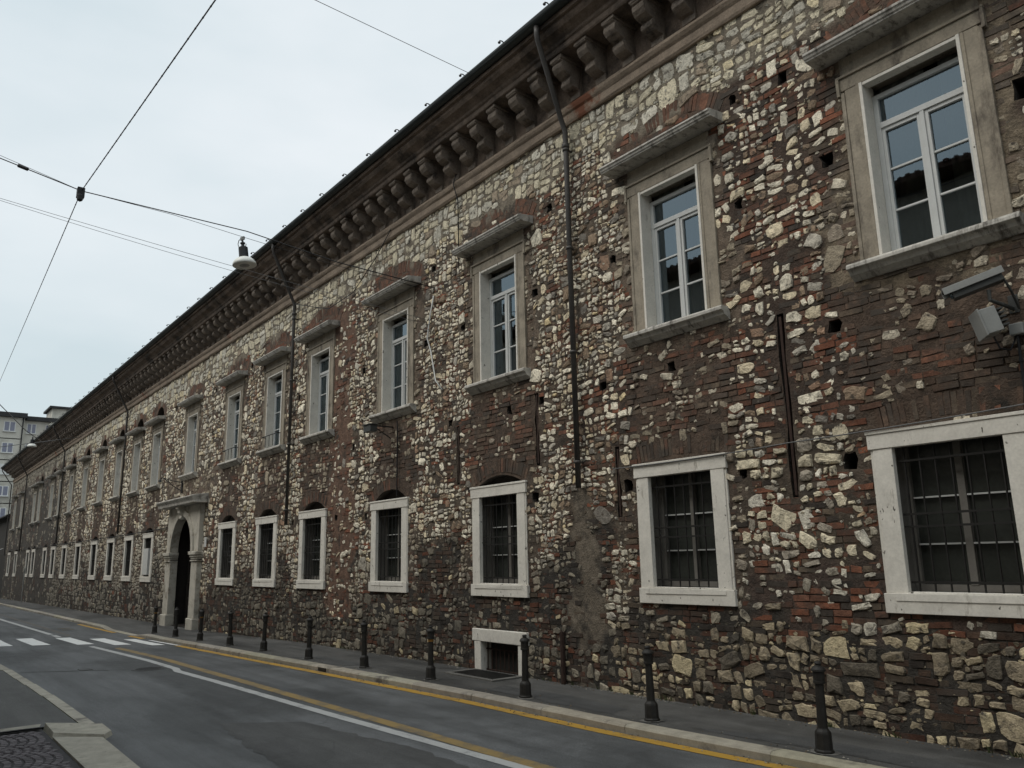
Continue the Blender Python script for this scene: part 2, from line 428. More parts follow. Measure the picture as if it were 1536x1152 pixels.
for (xa, ya), (xb, yb) in zb_:
    vs = []; fs = []; n = 14; rr = random.Random(int(-xa * 10))
    for i in range(n + 1):
        x_ = xa + (xb - xa) * i / n; sh = 0.0
        z_ = zg(x_) + ROAD + .009
        vs += [(x_ + .28 * (ya < -1.8) * 0, ya + rr.uniform(-.004, .004), z_), (x_ + .15, yb + rr.uniform(-.004, .004), z_)]
    for i in range(n): fs.append((2*i, 2*i+2, 2*i+3, 2*i+1))
    k.add(vs, fs)
tag(k.build('zebra_crossing', M['zebra']), kind='structure')
k = MB()
for dx in (0, .8):
    for q in range(4):
        xx = -29.6 - dx - q * .05; k.box(xx - .16, xx - .12, -2.65 + q * .08, -2.58 + q * .1, zg(xx) + ROAD, zg(xx) + ROAD + .006)
tag(k.build('faded_stencil', M['yellow_worn']), kind='structure')

# darker relaid asphalt and a sealed seam across the lane
def blot(name, mat, pts_, dz, amp=.05, seed=1):
    rr = random.Random(seed); P_ = []
    n = len(pts_)
    for i in range(n):
        a, b = pts_[i], pts_[(i + 1) % n]; m = max(1, int(math.hypot(b[0]-a[0], b[1]-a[1]) / .12))
        for q in range(m):
            t = q / m; P_.append((a[0] + (b[0]-a[0])*t + rr.uniform(-amp, amp), a[1] + (b[1]-a[1])*t + rr.uniform(-amp, amp)))
    mb = MB(); mb.add([(x, y, zg(x) + ROAD + dz) for x, y in P_], [tuple(range(len(P_)))])
    tag(mb.build(name, mat), kind='structure')
M['patch'] = asphalt('relaid_asphalt', (.064, .064, .063), (.048, .048, .048), seed=57.0)
blot('road_patch', M['patch'], [(-9.6, -4.3), (-7.2, -4.55), (-5.2, -4.2), (-5.0, -3.35), (-7.0, -3.28), (-9.0, -3.55)][::1], .003, .035, 5)
#blot('road_patch', M['patch'], [(-13.6, -5.33), (-10.4, -5.33), (-9.1, -5.30), (-7.4, -5.3), (-8.2, -5.02), (-10.2, -5.12), (-12.5, -5.2)], .003, .03, 7)
blot('road_seam', M['patch'], [(-16.9, -5.33), (-16.2, -4.4), (-15.75, -3.85), (-15.72, -3.88), (-16.15, -4.43), (-16.85, -5.33)], .004, .008, 9)
blot('pavement_patch', M['patch'], [(-8.9, -1.05), (-6.6, -1.10), (-6.7, -.75), (-7.9, -.6), (-9.0, -.72)], -ROAD + .003, .03, 11)
blot('pavement_patch', M['patch'], [(-14.6, -1.35), (-12.6, -1.3), (-12.4, -.9), (-14.2, -.95)], -ROAD + .003, .03, 12)
blot('pavement_patch', M['patch'], [(-5.6, -1.02), (-3.0, -.92), (-2.8, -.55), (-4.6, -.62)], -ROAD + .003, .03, 13)

# manhole covers in the road
def cover(name, label, x, y, r, sq=False):
    mb = MB(); z = zg(x) + ROAD
    if sq: mb.box(x - r, x + r, y - r*.7, y + r*.7, z - .05, z + .008)
    else:
        mb.lathe([(r * 1.12, -.05), (r * 1.12, .006), (r * 1.03, .006), (r * 1.03, .001), (r, .001), (r, .008)], (x, y, z), 32)
        for i in range(-3, 4):
            h = math.sqrt(max(0, (r*.85)**2 - (i*r*.24)**2)); mb.box(x + i*r*.24 - .012, x + i*r*.24 + .012, y - h, y + h, z + .006, z + .013)
    tag(mb.build(name, M['castlid']), label, 'manhole cover')
cover('manhole_cover', 'round dark iron manhole cover set against the white centre line', -15.55, -3.56, .25)
cover('manhole_cover', 'small square pale inspection lid in the middle of the lane', -16.4, -4.4, .14, True)

# ------------------------------------------------------------------ THE PALACE
PX0, PX1, PZT = -72.6, 3.0, 8.06
UW = [-3.14, -6.26, -9.92, -13.27, -16.70, -19.42, -22.45, -26.36, -30.60, -33.50, -36.55, -39.93, -43.6, -47.3, -50.5, -53.35, -57.9, -60.1, -66.05, -69.7]
LW = [-3.27, -6.38, -10.01, -13.44, -16.88, -19.60, -22.50, -30.85, -33.70, -36.80, -40.10, -43.80, -47.50, -50.90, -53.80, -58.20, -60.60, -66.40, -70.20]
DC, DH, DSP, DR_ = -26.28, 1.10, 2.03, 1.08            # portal centre, half opening, spring height

palace = thing('palace', 'long two storey palace of exposed rubble stone and brick with bracketed cornice', 'building', (0, 0, 0))

nz = lambda x, z, s, o=0.0: noise.noise(Vector((x * s + o, o * 1.7, z * s)))

def kindof(x, z):
    w1, w2 = nz(x, z, 1.7, 3.1), nz(x, z, 1.7, 9.4)
    xw, zw = x + .34 * w1 + .13 * nz(x, z, 5, 5), z + .32 * w2 + .13 * nz(x, z, 5, 7)
    du = min(abs(xw - c) for c in UW); dl = min(abs(xw - c) for c in LW)
    b = zg(x)
    if zw > 7.25: return 'flat'
    if xw < -50 and zw < 7.0:
        f = (-50 - xw) / 6
        if zw < 4.2 and nz(x, z, .5, 22) > .15 - min(1, f) * .1 and zw > .6: return 'render' if nz(x, z, .9, 4) > -.25 else 'rubble'
        if f > .35: return 'render' if nz(x, z, .8, 14) > -.42 else 'rubble'
        if nz(x, z, .6, 2) > -.05: return 'render'
    if -16.15 < xw < -15.15 + (.35 if zw < 3 else 0) and .5 < zw < 7.3: return 'strip'
    if -8.36 < xw < -7.86 and zw < 2.45 and (zw > .5 or nz(x, z, 2, 31) > 0): return 'beige'
    if abs(xw - DC) < 2.6 and 3.6 < zw < 4.6: return 'mort'
    if 6.75 < zw and du < .9: return 'archin'
    if 4.15 < zw < 6.95 and du < .94: return 'mort' if x < -5 else 'mort2'
    if 3.2 < zw <= 4.3 and du < .88: return 'under'
    if xw > -5.6 and 1.0 < zw < 1.55: return 'redbrick'
    if xw > -5.6 and zw <= 1.0 + .25 * (xw > -4.2): return 'bigbase'
    if xw > -7.6 and zw < .75: return 'bigbase'
    if zw - b < .85: return 'base' if nz(x, z, .8, 40) > -.15 else 'basebrick'
    if dl < .9 and zw < 1.2: return 'basebrick'
    if 2.7 < zw < 3.25 and dl < .82: return 'under'
    if dl < .88 and zw < 2.9: return 'lmarg'
    if xw > -5.6 and zw > 2.9: return 'mix'
    if xw > -5.6: return 'chunky'
    if -8 < xw and 3.0 < zw < 4.2: return 'mix'
    if zw < 2.0 and nz(x, z, .55, 50) > .12: return 'basebrick'
    if -15 < xw and 3.0 < zw < 4.0: return 'mix2'
    return 'rubble'

RADK = dict(flat=.175, rubble=.106, mix=.128, mix2=.112, chunky=.155, bigbase=.158, base=.13, basebrick=.115, redbrick=.11, mort=.12, mort2=.135, under=.11, lmarg=.11, strip=.11, beige=.13, archin=.11, render=.14)
THR = dict(flat=-.8, rubble=-.36, mix=-.22, mix2=-.20, chunky=-.34, bigbase=-.20, base=-.20, basebrick=-.02, redbrick=.10, mort=-.04, mort2=-.04, under=.12, lmarg=-.14, strip=.18, beige=.6, archin=.22, render=.33)

def lod(x): return float(np.interp(x, [-75, -45, -30, -18, -12, 2], [2.1, 1.75, 1.45, 1.2, 1.0, 1.0]))

def in_rects(x, z, m=0.0):
    """inside a window surround or the portal"""
    for c in UW:
        if abs(x - c) < .70 - m and 4.30 + m < z < 6.80 - m: return True
    for c in LW:
        if abs(x - c) < .70 - m and 1.08 + m < z < 2.78 - m: return True
    if abs(x - DC) < 1.68 - m and z < 3.5 - m: return True
    if abs(x - (-10.01)) < .68 - m and z < .60 - m: return True
    return False

# --- recesses: putlog holes, arched voids above frames
HOLES = [(-5.19, 6.98), (-4.5, 6.93), (-4.09, 5.72), (-4.2, 3.92), (-4.19, 2.52), (-5.45, 2.52), (-7.22, 2.52), (-7.61, 3.91), (-6.39, 3.92), (-8.6, 6.86), (-8.99, 5.61), (-7.30, 5.62), (-5.23, 5.64), (-9.1, 2.51), (-10.95, 5.55), (-12.15, 5.53), (-14.39, 2.5), (-15.71, 2.55), (-9.7, 3.90), (-2.2, 5.6), (-11.35, 3.93), (-8.9, 3.93), (-11.9, 6.9), (-14.6, 5.5), (-17.9, 5.5), (-18.0, 2.55), (-20.9, 5.55), (-21.0, 2.5), (-21.2, 6.95), (-24.3, 5.5), (-24.2, 6.8), (-15.0, 3.95), (-28.4, 5.5), (-28.5, 3.9), (-32, 5.5), (-35, 5.6), (-38.2, 5.5), (-41.7, 5.5), (-45.4, 5.5), (-28.4, 6.9), (-32.2, 6.9), (-.6, 3.9), (.4, 5.6)]
rh = random.Random(11)
recess = []           # (polygon, depth)
def rough_rect(cx, cz, w, h):
    j = lambda: rh.uniform(-.018, .018)
    return [(cx - w + j(), cz - h + j()), (cx + j(), cz - h + j()), (cx + w + j(), cz - h + j()), (cx + w + j(), cz + j()), (cx + w + j(), cz + h + j()), (cx + j(), cz + h + j()), (cx - w + j(), cz + h + j()), (cx - w + j(), cz + j())]
for i, (hx, hz) in enumerate(HOLES):
    s_ = rh.uniform(.045, .066) * (1.35 if (hx, hz) in ((-4.19, 2.52), (-9.1, 2.51), (-2.2, 5.6)) else 1)
    recess.append((rough_rect(hx, hz, s_, s_ * rh.uniform(.95, 1.25)), .22))
def crescent(c, half, z0, rise, n=12):
    Rr = (half*half + rise*rise) / (2 * rise); zc = z0 + rise - Rr
    a = math.asin(half / Rr)
    pts = [(c + Rr * math.sin(a - 2*a*i/n), zc + Rr * math.cos(a - 2*a*i/n)) for i in range(n + 1)]
    return pts     # right end to left end over the top; closed by the chord
for i, c in enumerate(LW):
    if i in (0, 1): continue
    recess.append((crescent(c + .02, .60, 2.765, .15 if i < 3 else .2), .16))
for i, c in enumerate(UW):
    if 8 <= i <= 16: recess.append((crescent(c + .1, .55, 6.86, .42), .2))
    if i == 5: recess.append((crescent(c + .1, .5, 6.86, .12), .15))
# slots of the iron wall ties
SLOT = [(-4.83, 2.2, 4.2, .034), (-7.40, 2.12, 3.05, .03), (-9.03, 2.97, 4.06, .03), (-11.12, 2.86, 3.86, .03)]
for sx, z0, z1, w in SLOT:
    n = 8; L_ = []; 
    for i in range(n + 1): L_.append((sx + w + rh.uniform(-.012, .02), z0 + (z1 - z0) * i / n))
    for i in range(n, -1, -1): L_.append((sx - w - rh.uniform(-.012, .02), z0 + (z1 - z0) * i / n))
    recess.append((L_, .09))
def inpoly(x, z, poly):
    r = False; j = len(poly) - 1
    for i in range(len(poly)):
        xi, zi = poly[i]; xj, zj = poly[j]
        if (zi > z) != (zj > z) and x < (xj - xi) * (z - zi) / (zj - zi) + xi: r = not r
        j = i
    return r
RB = [(min(p[0] for p in P_), max(p[0] for p in P_), min(p[1] for p in P_), max(p[1] for p in P_), P_) for P_, d in recess]
def in_recess(x, z, m=0.0):
    for a, b, c, d, P_ in RB:
        if a - m < x < b + m and c - m < z < d + m:
            if m > 0 or inpoly(x, z, P_): return True
    return False

ARCH = []   # centre, chord half, spring z, rise, thickness
for i, c in enumerate(UW): ARCH.append((c + .05, .86, 6.88, .30 if i < 8 else .40, .24, 'u', i))
for i, c in enumerate(LW): ARCH.append((c + .02, .68, 2.78, .17 if i > 1 else .05, .23, 'l', i))
def arch_geo(c, half, z0, rise):
    Rr = (half*half + rise*rise) / (2 * rise); return Rr, z0 + rise - Rr, math.asin(half / Rr)
def in_arch(x, z):
    for c, half, z0, rise, th, t, i in ARCH:
        if abs(x - c) < half + .12 and z0 - .05 < z < z0 + rise + th + .05:
            Rr, zc, a = arch_geo(c, half, z0, rise)
            d = math.hypot(x - c, z - zc)
            if Rr - .02 < d < Rr + th: return True
    return False

def lerp3(a, b, t): return tuple(a[i] + (b[i] - a[i]) * t for i in range(3))
rs = random.Random(21)
def stone_col(kind, x, z):
    u = rs.random(); v = rs.uniform(.75, 1.15)
    if kind == 'flat':
        c = (.37, .345, .28) if u < .5 else (.34, .33, .30) if u < .84 else (.40, .355, .26) if u < .90 else (.22, .185, .15)
    elif kind in ('base', 'basebrick'):
        c = (.105, .095, .08) if u < .5 else (.165, .15, .125) if u < .75 else (.065, .06, .052) if u < .94 else (.29, .25, .175)
        if x < -12: c = tuple(q * .85 for q in c)
    elif kind == 'bigbase':
        c = (.155, .132, .10) if u < .44 else (.24, .205, .15) if u < .72 else (.085, .075, .062) if u < .88 else (.34, .295, .205)
    elif kind == 'chunky':
        c = (.36, .33, .265) if u < .5 else (.40, .385, .35) if u < .75 else (.22, .20, .175) if u < .92 else (.34, .25, .17)
    elif kind == 'render':
        c = (.16, .15, .135) if u < .6 else (.25, .24, .215)
    elif kind in ('mort', 'mort2', 'under', 'lmarg'):
        c = (.20, .175, .14) if u < .5 else (.34, .315, .27) if u < .8 else (.15, .13, .11)
    elif kind == 'redbrick':
        c = (.36, .345, .31) if u < .6 else (.2, .185, .16)
    else:
        c = (.45, .425, .37) if u < .40 else (.40, .355, .275) if u < .60 else (.29, .275, .25) if u < .72 else (.40, .335, .22) if u < .735 else (.155, .118, .088) if u < .88 else (.20, .135, .10) if u < .92 else (.14, .13, .12)
    if kind in ('rubble', 'mix2', 'lmarg') and z < 2.2:      # dirtier lower courses, patchy
        t = min(1, (2.2 - z) / 1.2) * (.55 + .45 * (nz(x, z, .7, 60) > -.1)); c = lerp3(c, (.14, .13, .115), t * .6)
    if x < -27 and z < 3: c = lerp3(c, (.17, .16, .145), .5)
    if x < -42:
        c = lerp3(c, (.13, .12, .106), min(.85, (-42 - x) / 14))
    return tuple(q * v for q in c)
def brick_col(kind, x, z):
    u = rs.random(); v = rs.uniform(.7, 1.25); n = nz(x, z, 1.1, 70)
    red = .42 + .5 * n
    if kind in ('strip', 'archin', 'arch'): red += .5
    if kind in ('redbrick', 'mix', 'chunky'): red += .2
    if kind in ('base', 'basebrick', 'bigbase', 'under', 'lmarg'): red -= .12
    if u < red * .34: c = (.185, .074, .043)
    elif u < red: c = (.132, .062, .040)
    elif u < .72: c = (.090, .056, .039)
    elif u < .86: c = (.115, .088, .063)
    else: c = (.050, .040, .033)
    if kind in ('base', 'basebrick', 'bigbase'): c = tuple(q * .62 for q in c)
    if kind in ('mort2', 'mort'): c = lerp3(c, (.15, .122, .095), .6)
    if kind == 'under': c = lerp3(c, (.10, .072, .054), .35)
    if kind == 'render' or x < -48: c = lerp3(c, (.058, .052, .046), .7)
    return tuple(q * v for q in c)
MORT = dict(flat=(.19, .162, .125), rubble=(.10, .078, .058), mix=(.060, .042, .032), mix2=(.075, .057, .043), chunky=(.078, .061, .046), bigbase=(.045, .04, .034), base=(.04, .036, .031), basebrick=(.04, .035, .03), redbrick=(.07, .05, .04), mort=(.135, .103, .077), mort2=(.165, .132, .094), under=(.082, .058, .043), lmarg=(.088, .068, .052), strip=(.135, .082, .058), beige=(.145, .12, .092), archin=(.10, .068, .05), render=(.070, .062, .053))
def mort_col(x, z):
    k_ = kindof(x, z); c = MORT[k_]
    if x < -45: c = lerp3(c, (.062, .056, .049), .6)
    return c

# --- split the wall into irregular leaves (lifts -> panels -> random halving); each leaf is one stone or room for bricks
rd = random.Random(2)
CS = .3
leaves = []
def warp(u, v):
    return (u + .075 * nz(u, v, 1.15, 41) + .022 * nz(u, v, 4.5, 43), v + .085 * nz(u, v, .8, 47) + .024 * nz(u, v, 4.2, 49))
def unwarp(x, z):
    u, v = x, z
    for _ in range(2):
        a, b = warp(u, v); u += x - a; v += z - b
    return u, v
def halve(u0, u1, v0, v1, depth=0):
    w, h = u1 - u0, v1 - v0
    uc, vc = (u0 + u1) / 2, (v0 + v1) / 2
    if depth > 1 or w < .5:
        kd = kindof(uc, vc); t = RADK[kd] * lod(uc); tgt = t * t * 1.25
        stop = tgt * math.exp(rd.gauss(.12, .62))
        if w * h < stop and .62 < w / h < 2.9: leaves.append((u0, u1, v0, v1)); return
    if min(w, h) < .032: leaves.append((u0, u1, v0, v1)); return
    f = rd.uniform(.30, .70)
    if w > h * rd.uniform(1.05, 1.75):
        m = u0 + w * f; halve(u0, m, v0, v1, depth + 1); halve(m, u1, v0, v1, depth + 1)
    else:
        m = v0 + h * f; halve(u0, u1, v0, m, depth + 1); halve(u0, u1, m, v1, depth + 1)
v = -.85
while v < PZT + .1:
    hv = rd.uniform(.38, .75); u = PX0 - .4 - rd.random()
    while u < PX1 + .3:
        wu = rd.uniform(.7, 1.6) * lod(u); halve(u, u + wu, v, v + hv); u += wu
    v += hv

wall = MB(); wall.usec = True
V, F, C_, MI = wall.v, wall.f, wall.c, wall.m
brick_grid = {}     # cell points that are not stone, for the brick layer
cellmap = {}
rw = random.Random(4)
def emit_stone(cx, cz, u0, u1, v0, v1, kind):
    near = cx > -19
    w, h = u1 - u0, v1 - v0; mn = min(w, h)
    L = lod(cx)
    gap = (.0028 if kind == 'flat' else .0038) * (L ** .5) * rw.uniform(.5, 1.6)
    loose = kind not in ('flat', 'bigbase', 'base')
    if loose: gap += mn * rw.uniform(0, .05)
    if rw.random() < .10: gap += mn * rw.uniform(.06, .16)
    u0 += gap; u1 -= gap; v0 += gap; v1 -= gap
    if u1 - u0 < .02 or v1 - v0 < .02: return False
    w, h = u1 - u0, v1 - v0; mn = min(w, h)
    # outline: jittered corners, one or more cut off
    P_ = []
    cor = [(u0, v0, 1, 1), (u1, v0, -1, 1), (u1, v1, -1, -1), (u0, v1, 1, -1)]
    for q, (cu, cv, sx, sz) in enumerate(cor):
        ch = rw.random()
        ju, jv = sx * rw.uniform(0, .10) * w, sz * rw.uniform(0, .10) * h
        if ch < (.70 if loose else .58):
            a_ = rw.uniform(.06, .46) * w; b_ = rw.uniform(.06, .46) * h
            p1, p2 = (cu + sx * a_, cv + jv * .4), (cu + ju * .4, cv + sz * b_)
            P_ += [p2, p1] if q in (0, 2) else [p1, p2]
        else: P_.append((cu + ju, cv + jv))
    if near:
        Q = []
        n0 = len(P_)
        for q in range(n0):
            a_, b_ = P_[q], P_[(q + 1) % n0]
            Q.append(a_)
            d_ = math.hypot(b_[0] - a_[0], b_[1] - a_[1])
            if d_ > mn * .4:
                t = rw.uniform(.35, .65); o = rw.uniform(-.10, .07) * d_
                nx, nz_ = -(b_[1] - a_[1]) / d_, (b_[0] - a_[0]) / d_
                o = mn * rw.uniform(-.035, .085)
                Q.append((a_[0] + (b_[0] - a_[0]) * t - nx * o, a_[1] + (b_[1] - a_[1]) * t - nz_ * o))
        P_ = Q
    th = rw.gauss(0, .24 if loose else .15); c_, s_ = math.cos(th), math.sin(th)
    um, vm = (u0 + u1) / 2, (v0 + v1) / 2
    P_ = [(um + (p[0] - um) * c_ - (p[1] - vm) * s_, vm + (p[0] - um) * s_ + (p[1] - vm) * c_) for p in P_]
    poly = [warp(*p) for p in P_]
    if any(in_rects(x, z, .12) or in_recess(x, z) or z > PZT + .05 or z < zg(x) - .25 for x, z in poly):
        poly = [(cx + (x - cx) * .5, cz + (z - cz) * .5) for x, z in poly]
        if any(in_rects(x, z, .10) or in_recess(x, z) or z > PZT + .05 for x, z in poly): return False
    n = len(poly); ar = mn * .5
    dep = (.010 + .02 * rw.random()) if kind == 'flat' else (.014 + .030 * rw.random()) if kind in ('bigbase', 'chunky', 'base') else (.012 + .032 * rw.random())
    dep *= min(.8, .4 + mn * 3.2)
    tx, tz = rw.uniform(-.25, .25), rw.uniform(-.35, .15)
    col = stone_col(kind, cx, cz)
    b = len(V)
    bev = min(.016, mn * .12) * rw.uniform(.5, 1.6)
    for x, z in poly: V.append((x, .012, z))
    for x, z in poly:
        dd = math.hypot(x - cx, z - cz) + 1e-6; k_ = max(.55, 1 - bev / dd * rw.uniform(.6, 1.5))
        px, pz = cx + (x - cx) * k_, cz + (z - cz) * k_
        V.append((px, -dep * rw.uniform(.6, 1.1) + (px - cx) * tx * .12 + (pz - cz) * tz * .15, pz))
    ox, oz = cx + rw.uniform(-.3, .3) * w, cz + rw.uniform(-.3, .3) * h
    V.append((ox, -dep * rw.uniform(.95, 1.4), oz))
    C_.extend([col] * (2 * n + 1))
    for i in range(n):
        j = (i + 1) % n
        F.append((b + i, b + j, b + n + j, b + n + i)); MI.append(1)
        F.append((b + n + i, b + n + j, b + 2 * n)); MI.append(1)
    return True
for (u0, u1, v0, v1) in leaves:
    cx, cz = warp((u0 + u1) / 2, (v0 + v1) / 2)
    if not (PX0 < cx < PX1) or cz > PZT - .03 or cz < zg(cx) - .12: continue
    kd = kindof(cx, cz)
    pr = nz(cx, cz, 2.6, 17) * .42 + nz(cx, cz, .8, 19) * .20 + rw.uniform(-.40, .40)
    st = pr > THR[kd]
    rec = (u0, u1, v0, v1, st, kd)
    for gi in range(int(math.floor(u0 / CS)), int(math.floor(u1 / CS)) + 1):
        for gj in range(int(math.floor(v0 / CS)), int(math.floor(v1 / CS)) + 1):
            cellmap.setdefault((gi, gj), []).append(rec)
    if not st: continue
    if in_rects(cx, cz) or in_recess(cx, cz, .02) or in_arch(cx, cz): continue
    emit_stone(cx, cz, u0, u1, v0, v1, kd)

# small packing chips pressed into the joints of the rubble
rc = random.Random(33)
for _ in range(30000):
    cx = PX1 - 24 * (rc.random() ** 1.25); cz = rc.uniform(-.02, PZT - .1)
    if in_rects(cx, cz, -.02) or in_recess(cx, cz, .02) or in_arch(cx, cz): continue
    kd = kindof(cx, cz)
    if rc.random() > dict(rubble=.9, flat=.95, mix=.3, mix2=.5, chunky=.6, bigbase=.6, base=.7, lmarg=.4, mort=.15, mort2=.15, basebrick=.2).get(kd, .03): continue
    w = rc.uniform(.014, .042); h = w * rc.uniform(.4, 1.0); n = rc.choice((4, 5, 6)); a0 = rc.random() * 6
    col = stone_col(kd, cx, cz); f = rc.uniform(.4, .9); col = tuple(q * f for q in col)
    b = len(V); d = rc.uniform(.006, .016)
    rad_ = [rc.uniform(.7, 1.15) for _ in range(n)]
    for q in range(n): V.append((cx + w * rad_[q] * math.cos(a0 + q * 2 * PI / n), .012, cz + h * rad_[q] * math.sin(a0 + q * 2 * PI / n)))
    for q in range(n): V.append((cx + w * .7 * rad_[q] * math.cos(a0 + q * 2 * PI / n), -d * rc.uniform(.6, 1.3), cz + h * .7 * rad_[q] * math.sin(a0 + q * 2 * PI / n)))
    C_.extend([col] * (2 * n))
    for q in range(n):
        j = (q + 1) % n; F.append((b + q, b + j, b + n + j, b + n + q)); MI.append(1)
    F.append(tuple(b + n + q for q in range(n))); MI.append(1)

# --- bricks in courses wherever the nearest cell is not a stone
def leaf_at(x, z):
    u, v = unwarp(x, z)
    for c in cellmap.get((int(math.floor(u / CS)), int(math.floor(v / CS))), ()):
        if c[0] <= u <= c[1] and c[2] <= v <= c[3]: return c
    return None
NOBRICK = dict(render=.72, beige=.97, mort=.42, mort2=.30, strip=.60, under=.10, flat=.8)
def emit_brick(pts4, d, col, ins=.0045):
    """pts4: four (x,z) corners ccw seen from the street"""
    b = len(V); cx = sum(p[0] for p in pts4) / 4; cz = sum(p[1] for p in pts4) / 4
    for x, z in pts4: V.append((x, .01, z))
    for x, z in pts4:
        lx, lz = x - cx, z - cz
        V.append((x - math.copysign(ins, lx), -d * rw.uniform(.8, 1.15), z - math.copysign(ins, lz)))
    C_.extend([col] * 8)
    for i in range(4):
        j = (i + 1) % 4
        F.append((b + i, b + j, b + 4 + j, b + 4 + i)); MI.append(2)
    F.append((b + 4, b + 5, b + 6, b + 7)); MI.append(2)
zz = -.75; row = 0
while zz < PZT - .05:
    x = PX1 - .05 - rw.random() * .2
    while x > PX0 + .1:
        l = 1.0 if x > -22 else 1.5 if x > -40 else 2.2
        if l > 1 and row % (2 if l < 2 else 3): x -= 1.0 * l; continue
        Lb = (rw.uniform(.19, .27) if rw.random() < .72 else rw.uniform(.1, .14)) * l
        Hb = .064 if l == 1 else .064 + .068 * (1 if l < 2 else 2)
        xc = x - Lb / 2
        zc = zz + .03 + Hb / 2 + .03 * nz(xc, zz, .45, 80)
        x -= Lb + .007 * l
        if zc < zg(xc) - .05: continue
        c = leaf_at(xc, zc)
        if c is None or (c[4] and (xc < -24 or c[5] in ('flat', 'beige'))): continue
        kd = c[5]
        if rw.random() < NOBRICK.get(kd, .05): continue
        if kd == 'strip' and nz(xc, zc, 1.3, 33) > .05: continue
        if in_rects(xc, zc, .02) or in_recess(xc, zc, .01) or in_arch(xc, zc): continue
        a, e = xc - Lb / 2, xc + Lb / 2
        if any(in_rects(q, zc, .12) for q in (a, e)) or any(in_recess(a + (e - a) * q, zc, .0) for q in (0, .2, .35, .65, .8, 1)):
            Lb *= .5; a, e = xc - Lb / 2, xc + Lb / 2
            if any(in_rects(q, zc, .12) for q in (a, e)) or any(in_recess(a + (e - a) * q, zc, .0) for q in (0, .2, .35, .65, .8, 1)): continue
        t = rw.uniform(-.006, .006); h = Hb / 2 * rw.uniform(.93, 1.03)
        j = lambda: rw.uniform(-.005, .005)
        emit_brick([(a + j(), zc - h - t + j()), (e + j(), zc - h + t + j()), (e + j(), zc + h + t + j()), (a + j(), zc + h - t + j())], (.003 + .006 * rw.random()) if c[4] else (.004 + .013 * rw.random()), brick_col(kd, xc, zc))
    zz += .070; row += 1
# --- brick arches (voussoirs on edge)
for c, half, z0, rise, th, t, i in ARCH:
    Rr, zc, a = arch_geo(c, half, z0, rise)
    step = (.058 if c > -24 else .12) / Rr; th_ = -a
    while th_ < a - step * .5:
        s0, s1 = th_ + step * rw.uniform(.01, .08), th_ + step * rw.uniform(.93, 1.0)
        r0, r1 = Rr + .005, Rr + th * rw.uniform(.88, 1.0)
        P4 = [(c + r0 * math.sin(s0), zc + r0 * math.cos(s0)), (c + r0 * math.sin(s1), zc + r0 * math.cos(s1)), (c + r1 * math.sin(s1), zc + r1 * math.cos(s1)), (c + r1 * math.sin(s0), zc + r1 * math.cos(s0))]
        col = brick_col('arch' if t == 'u' else 'under', c, z0)
        if t == 'u': col = lerp3(col, (.135, .078, .054), .55)
        if rw.random() > (.12 if i % 3 else .3) and not in_rects(P4[0][0], P4[0][1], .05): emit_brick(P4, .004 + .008 * rw.random(), col)
        th_ += step
# --- mortar backing with openings and recesses cut out
rb = random.Random(6)
poly_list = []
def rect(a, b, c, d): return [(a, c), (b, c), (b, d), (a, d)]
openings = [rect(c - .56, c + .56, 4.40, 6.45) for c in UW] + [rect(c - .55, c + .55, 1.2, 2.68) for c in LW]
openings += [rect(DC - 1.3, DC + 1.3, -.6, 3.2), rect(-10.01 - .5, -10.01 + .5, -.10, .45)]
bv = []; be = []
def loop(P_):
    s_ = len(bv)
    for x, z in P_: bv.append(Vector((x, z)))
    n = len(P_)
    for i in range(n): be.append((s_ + i, s_ + (i + 1) % n))
loop(rect(PX0, PX1, -1.3, PZT + .04))
for P_ in openings: loop(P_)
for P_, d in recess: loop(P_)
x = PX0 + .1
while x < PX1 - .05:
    st = .11 * lod(x)
    z = -1.0
    while z < PZT:
        px, pz = x + rb.uniform(-.03, .03), z + rb.uniform(-.03, .03)
        bv.append(Vector((px, pz))); z += st
    x += st
r_ = delaunay_2d_cdt(bv, be, [], 0, 1e-6, False)
bv2, bf2 = r_[0], r_[2]
base = len(V)
OB = [(min(p[0] for p in P_), max(p[0] for p in P_), min(p[1] for p in P_), max(p[1] for p in P_), P_) for P_ in openings] + RB
border = set()
for v in bv2:
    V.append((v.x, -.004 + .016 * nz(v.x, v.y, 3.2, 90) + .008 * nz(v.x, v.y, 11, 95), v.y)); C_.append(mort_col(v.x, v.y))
for f in bf2:
    cx = sum(bv2[i].x for i in f) / len(f); cz = sum(bv2[i].y for i in f) / len(f)
    if not (PX0 < cx < PX1 and cz < PZT + .04): continue
    hit = False
    for a, b, c, d, P_ in OB:
        if a < cx < b and c < cz < d and inpoly(cx, cz, P_): hit = True; break
    if hit: continue
    F.append(tuple(base + i for i in f)); MI.append(0)
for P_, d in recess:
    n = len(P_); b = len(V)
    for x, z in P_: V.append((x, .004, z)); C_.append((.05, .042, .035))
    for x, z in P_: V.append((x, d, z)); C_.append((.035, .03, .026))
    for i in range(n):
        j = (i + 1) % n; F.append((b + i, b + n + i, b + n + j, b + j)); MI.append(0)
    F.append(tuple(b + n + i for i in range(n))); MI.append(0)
# gable end and back so that the wall has a body
b = len(V)
for p in [(PX0, 0, -1.3), (PX0, 9, -1.3), (PX0, 9, PZT), (PX0, 0, PZT), (PX1, 0, -1.3), (PX1, 9, -1.3), (PX1, 9, PZT), (PX1, 0, PZT)]:
    V.append(p); C_.append((.062, .056, .049))
F.append((b, b + 1, b + 2, b + 3)); F.append((b + 4, b + 7, b + 6, b + 5)); F.append((b + 1, b + 5, b + 6, b + 2)); MI.extend([0, 0, 0])
wall.build('wall', [M['mortar'], M['stone'], M['brick']], palace)

